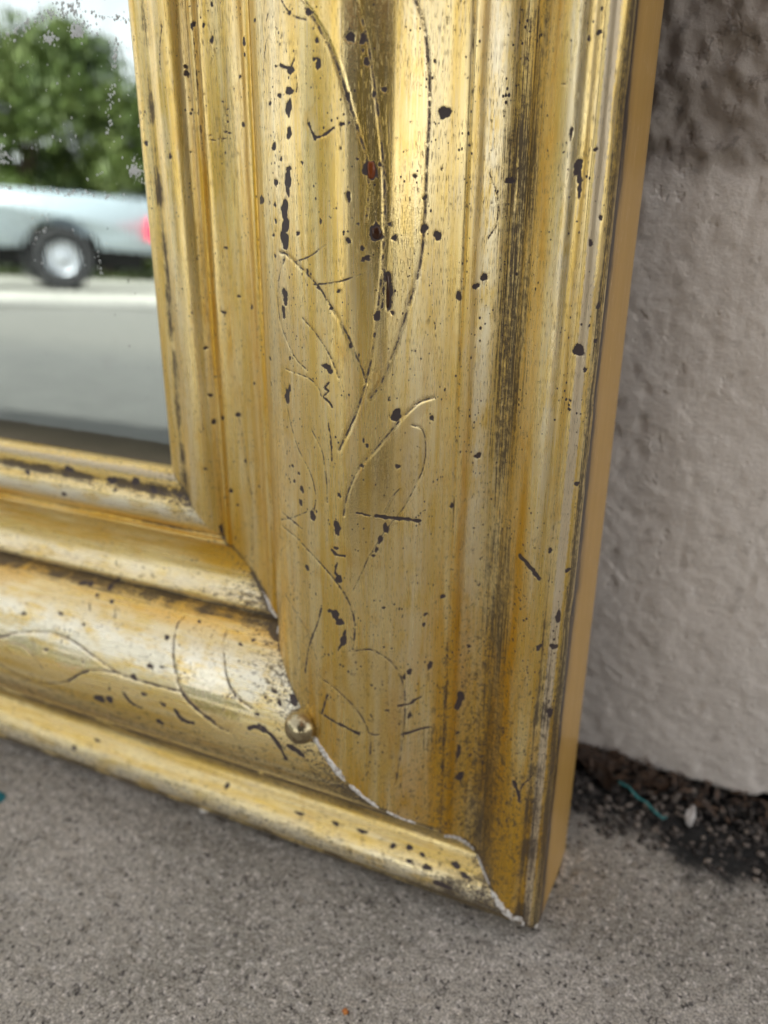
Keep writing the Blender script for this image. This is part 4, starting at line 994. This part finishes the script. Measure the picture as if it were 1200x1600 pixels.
# low hedge filling under the crowns
rs = np.random.RandomState(9); n = 16000
azs = rs.uniform(-72, -22, n); ds = 19.0 + rs.rand(n) * 1.2; hz = rs.rand(n) ** .8 * (2.6 + .7 * noise2(azs * .35, azs * 0, 2))
p = np.stack([CAM_AT.x + np.sin(np.radians(azs)) * ds, CAM_AT.y - np.cos(np.radians(azs)) * ds, hz], 1)
a = rs.randn(n, 3); a /= np.linalg.norm(a, axis=1)[:, None]; b = np.cross(a, rs.randn(n, 3)); b /= np.linalg.norm(b, axis=1)[:, None]
sz = rs.uniform(.10, .20, (n, 1))
V = np.stack([p - a * sz, p - b * sz * .6, p + a * sz, p + b * sz * .6], 1).reshape(-1, 3)
tag(link('hedge', mesh_from('hedge', V, np.arange(len(V)).reshape(-1, 4), False), LEAVES[0]), 'dense dark hedge growing behind the row of trees', 'hedge', kind='stuff')

# ------------------------------------------------------------------ the photographer, seen only as a dark streak in the gilding
CLOTH = simple_noise_mat('dark olive jacket', (.07, .07, .045), (.12, .115, .08), 30, .9)
TROUSER = simple_noise_mat('dark blue trousers', (.018, .022, .035), (.03, .035, .05), 30, .9)
SKIN = Mat('skin', (.46, .26, .18), .5).m
HAIR = simple_noise_mat('brown hair', (.03, .018, .010), (.06, .035, .02), 60, .7)
def skinned(name, joints, bones, mat, parent, sub=2):
    """one continuous surface grown over joints {key: (x, y, z, radius)}"""
    me = bpy.data.meshes.new(name); keys = list(joints)
    me.from_pydata([joints[k][:3] for k in keys], [(keys.index(a), keys.index(b)) for a, b in bones], [])
    o = bpy.data.objects.new(name, me); C.objects.link(o); o.parent = parent; me.materials.append(mat)
    md = o.modifiers.new('skin', 'SKIN'); md.use_smooth_shade = True
    for i, k in enumerate(keys):
        me.skin_vertices[0].data[i].radius = (joints[k][3],) * 2
    me.skin_vertices[0].data[0].use_root = True
    sb = o.modifiers.new('sub', 'SUBSURF'); sb.levels = sub; sb.render_levels = sub
    return o
# local frame: facing +y towards the mirror, squatting, phone held out low in front
J = dict(pelvis=(0, -.36, .30, .15), belly=(0, -.30, .46, .145), chest=(0, -.22, .66, .15), neck=(0, -.16, .83, .058), head=(0, -.11, .95, .085), crown=(0, -.11, 1.03, .07),
         hl=(-.10, -.34, .30, .09), kl=(-.20, -.02, .44, .06), al=(-.17, -.22, .07, .042), tl=(-.18, -.04, .035, .038),
         hr=(.10, -.34, .30, .09), kr=(.20, -.02, .44, .06), ar=(.17, -.22, .07, .042), tr=(.18, -.04, .035, .038),
         sl=(-.18, -.20, .74, .065), el=(-.20, .00, .52, .042), wl=(-.10, .13, .34, .028), pl=(-.075, .175, .30, .026),
         sr=(.18, -.20, .74, .065), er=(.20, .00, .52, .042), wr=(.10, .13, .34, .028), pr=(.075, .175, .30, .026))
B = [('pelvis', 'belly'), ('belly', 'chest'), ('chest', 'neck'), ('neck', 'head'), ('head', 'crown'), ('pelvis', 'hl'), ('hl', 'kl'), ('kl', 'al'), ('al', 'tl'),
     ('pelvis', 'hr'), ('hr', 'kr'), ('kr', 'ar'), ('ar', 'tr'), ('chest', 'sl'), ('sl', 'el'), ('el', 'wl'), ('wl', 'pl'), ('chest', 'sr'), ('sr', 'er'), ('er', 'wr'), ('wr', 'pr')]
for s_, w_ in ((-1, 'pl'), (1, 'pr')):
    bx, by, bz = J[w_][:3]
    for k in range(4):
        n1, n2, n3 = '%s%da' % (w_, k), '%s%db' % (w_, k), '%s%dc' % (w_, k)
        up = .018 - .012 * k
        J[n1] = (bx - s_ * .004, by + .022, bz + up + .012, .0095); J[n2] = (bx - s_ * .012, by + .046 - .004 * (k == 3), bz + up + .016, .0085); J[n3] = (bx - s_ * .034, by + .052 - .004 * (k == 3), bz + up + .016, .0075)
        B += [(w_, n1), (n1, n2), (n2, n3)]
    n1, n2 = w_ + 'ta', w_ + 'tb'
    J[n1] = (bx - s_ * .018, by + .004, bz + .034, .011); J[n2] = (bx - s_ * .034, by + .020, bz + .046, .009); B += [(w_, n1), (n1, n2)]
person = empty('person', (CAM_AT.x + .10, CAM_AT.y - .24, 0))
tag(person, 'person crouching in a dark olive jacket before the mirror, reflected dimly in the gilding', 'person')
person.rotation_euler = (0, 0, math.radians(22))
body = skinned('body', J, B, SKIN, person, 1)
def garment(name, keys, grow, mat):
    JJ = {k: (*J[k][:3], J[k][3] + grow) for k in keys}
    return skinned(name, JJ, [(a, b) for a, b in B if a in JJ and b in JJ], mat, person, 1)
garment('jacket', ['pelvis', 'belly', 'chest', 'sl', 'el', 'wl', 'sr', 'er', 'wr'], .014, CLOTH)
garment('trousers', ['pelvis', 'hl', 'kl', 'al', 'hr', 'kr', 'ar'], .018, TROUSER)
bm = bmesh.new(); bmesh.ops.create_uvsphere(bm, u_segments=24, v_segments=16, radius=.105)
for v in bm.verts: v.co = Vector((v.co.x * .92, v.co.y * 1.0 - .028, v.co.z * .95 + 1.015 + (.0 if v.co.y < 0 else .035)))
bmesh.ops.translate(bm, verts=bm.verts, vec=Vector((0, -.10, -.01)))
obj('hair', bm, HAIR, person, True)
for s_ in (-1, 1):
    bm = bmesh.new(); bmesh.ops.create_uvsphere(bm, u_segments=12, v_segments=8, radius=.011)
    bmesh.ops.translate(bm, verts=bm.verts, vec=Vector((s_ * .03, -.028, .965))); obj('eye', bm, BLACKP, person, True)
    bm = slab(s_ * .17 - .045, s_ * .17 + .045, -.26, .0, .0, .05)
    bmesh.ops.bevel(bm, geom=bm.edges[:], offset=.018, segments=3, affect='EDGES'); obj('shoe', bm, BLACKP, person, True)
bm = bmesh.new(); bmesh.ops.create_cone(bm, cap_ends=True, segments=10, radius1=.014, radius2=.004, depth=.04)
bmesh.ops.rotate(bm, verts=bm.verts, cent=(0, 0, 0), matrix=Matrix.Rotation(-.5, 3, 'X')); bmesh.ops.translate(bm, verts=bm.verts, vec=Vector((0, -.018, .945))); obj('nose', bm, SKIN, person, True)
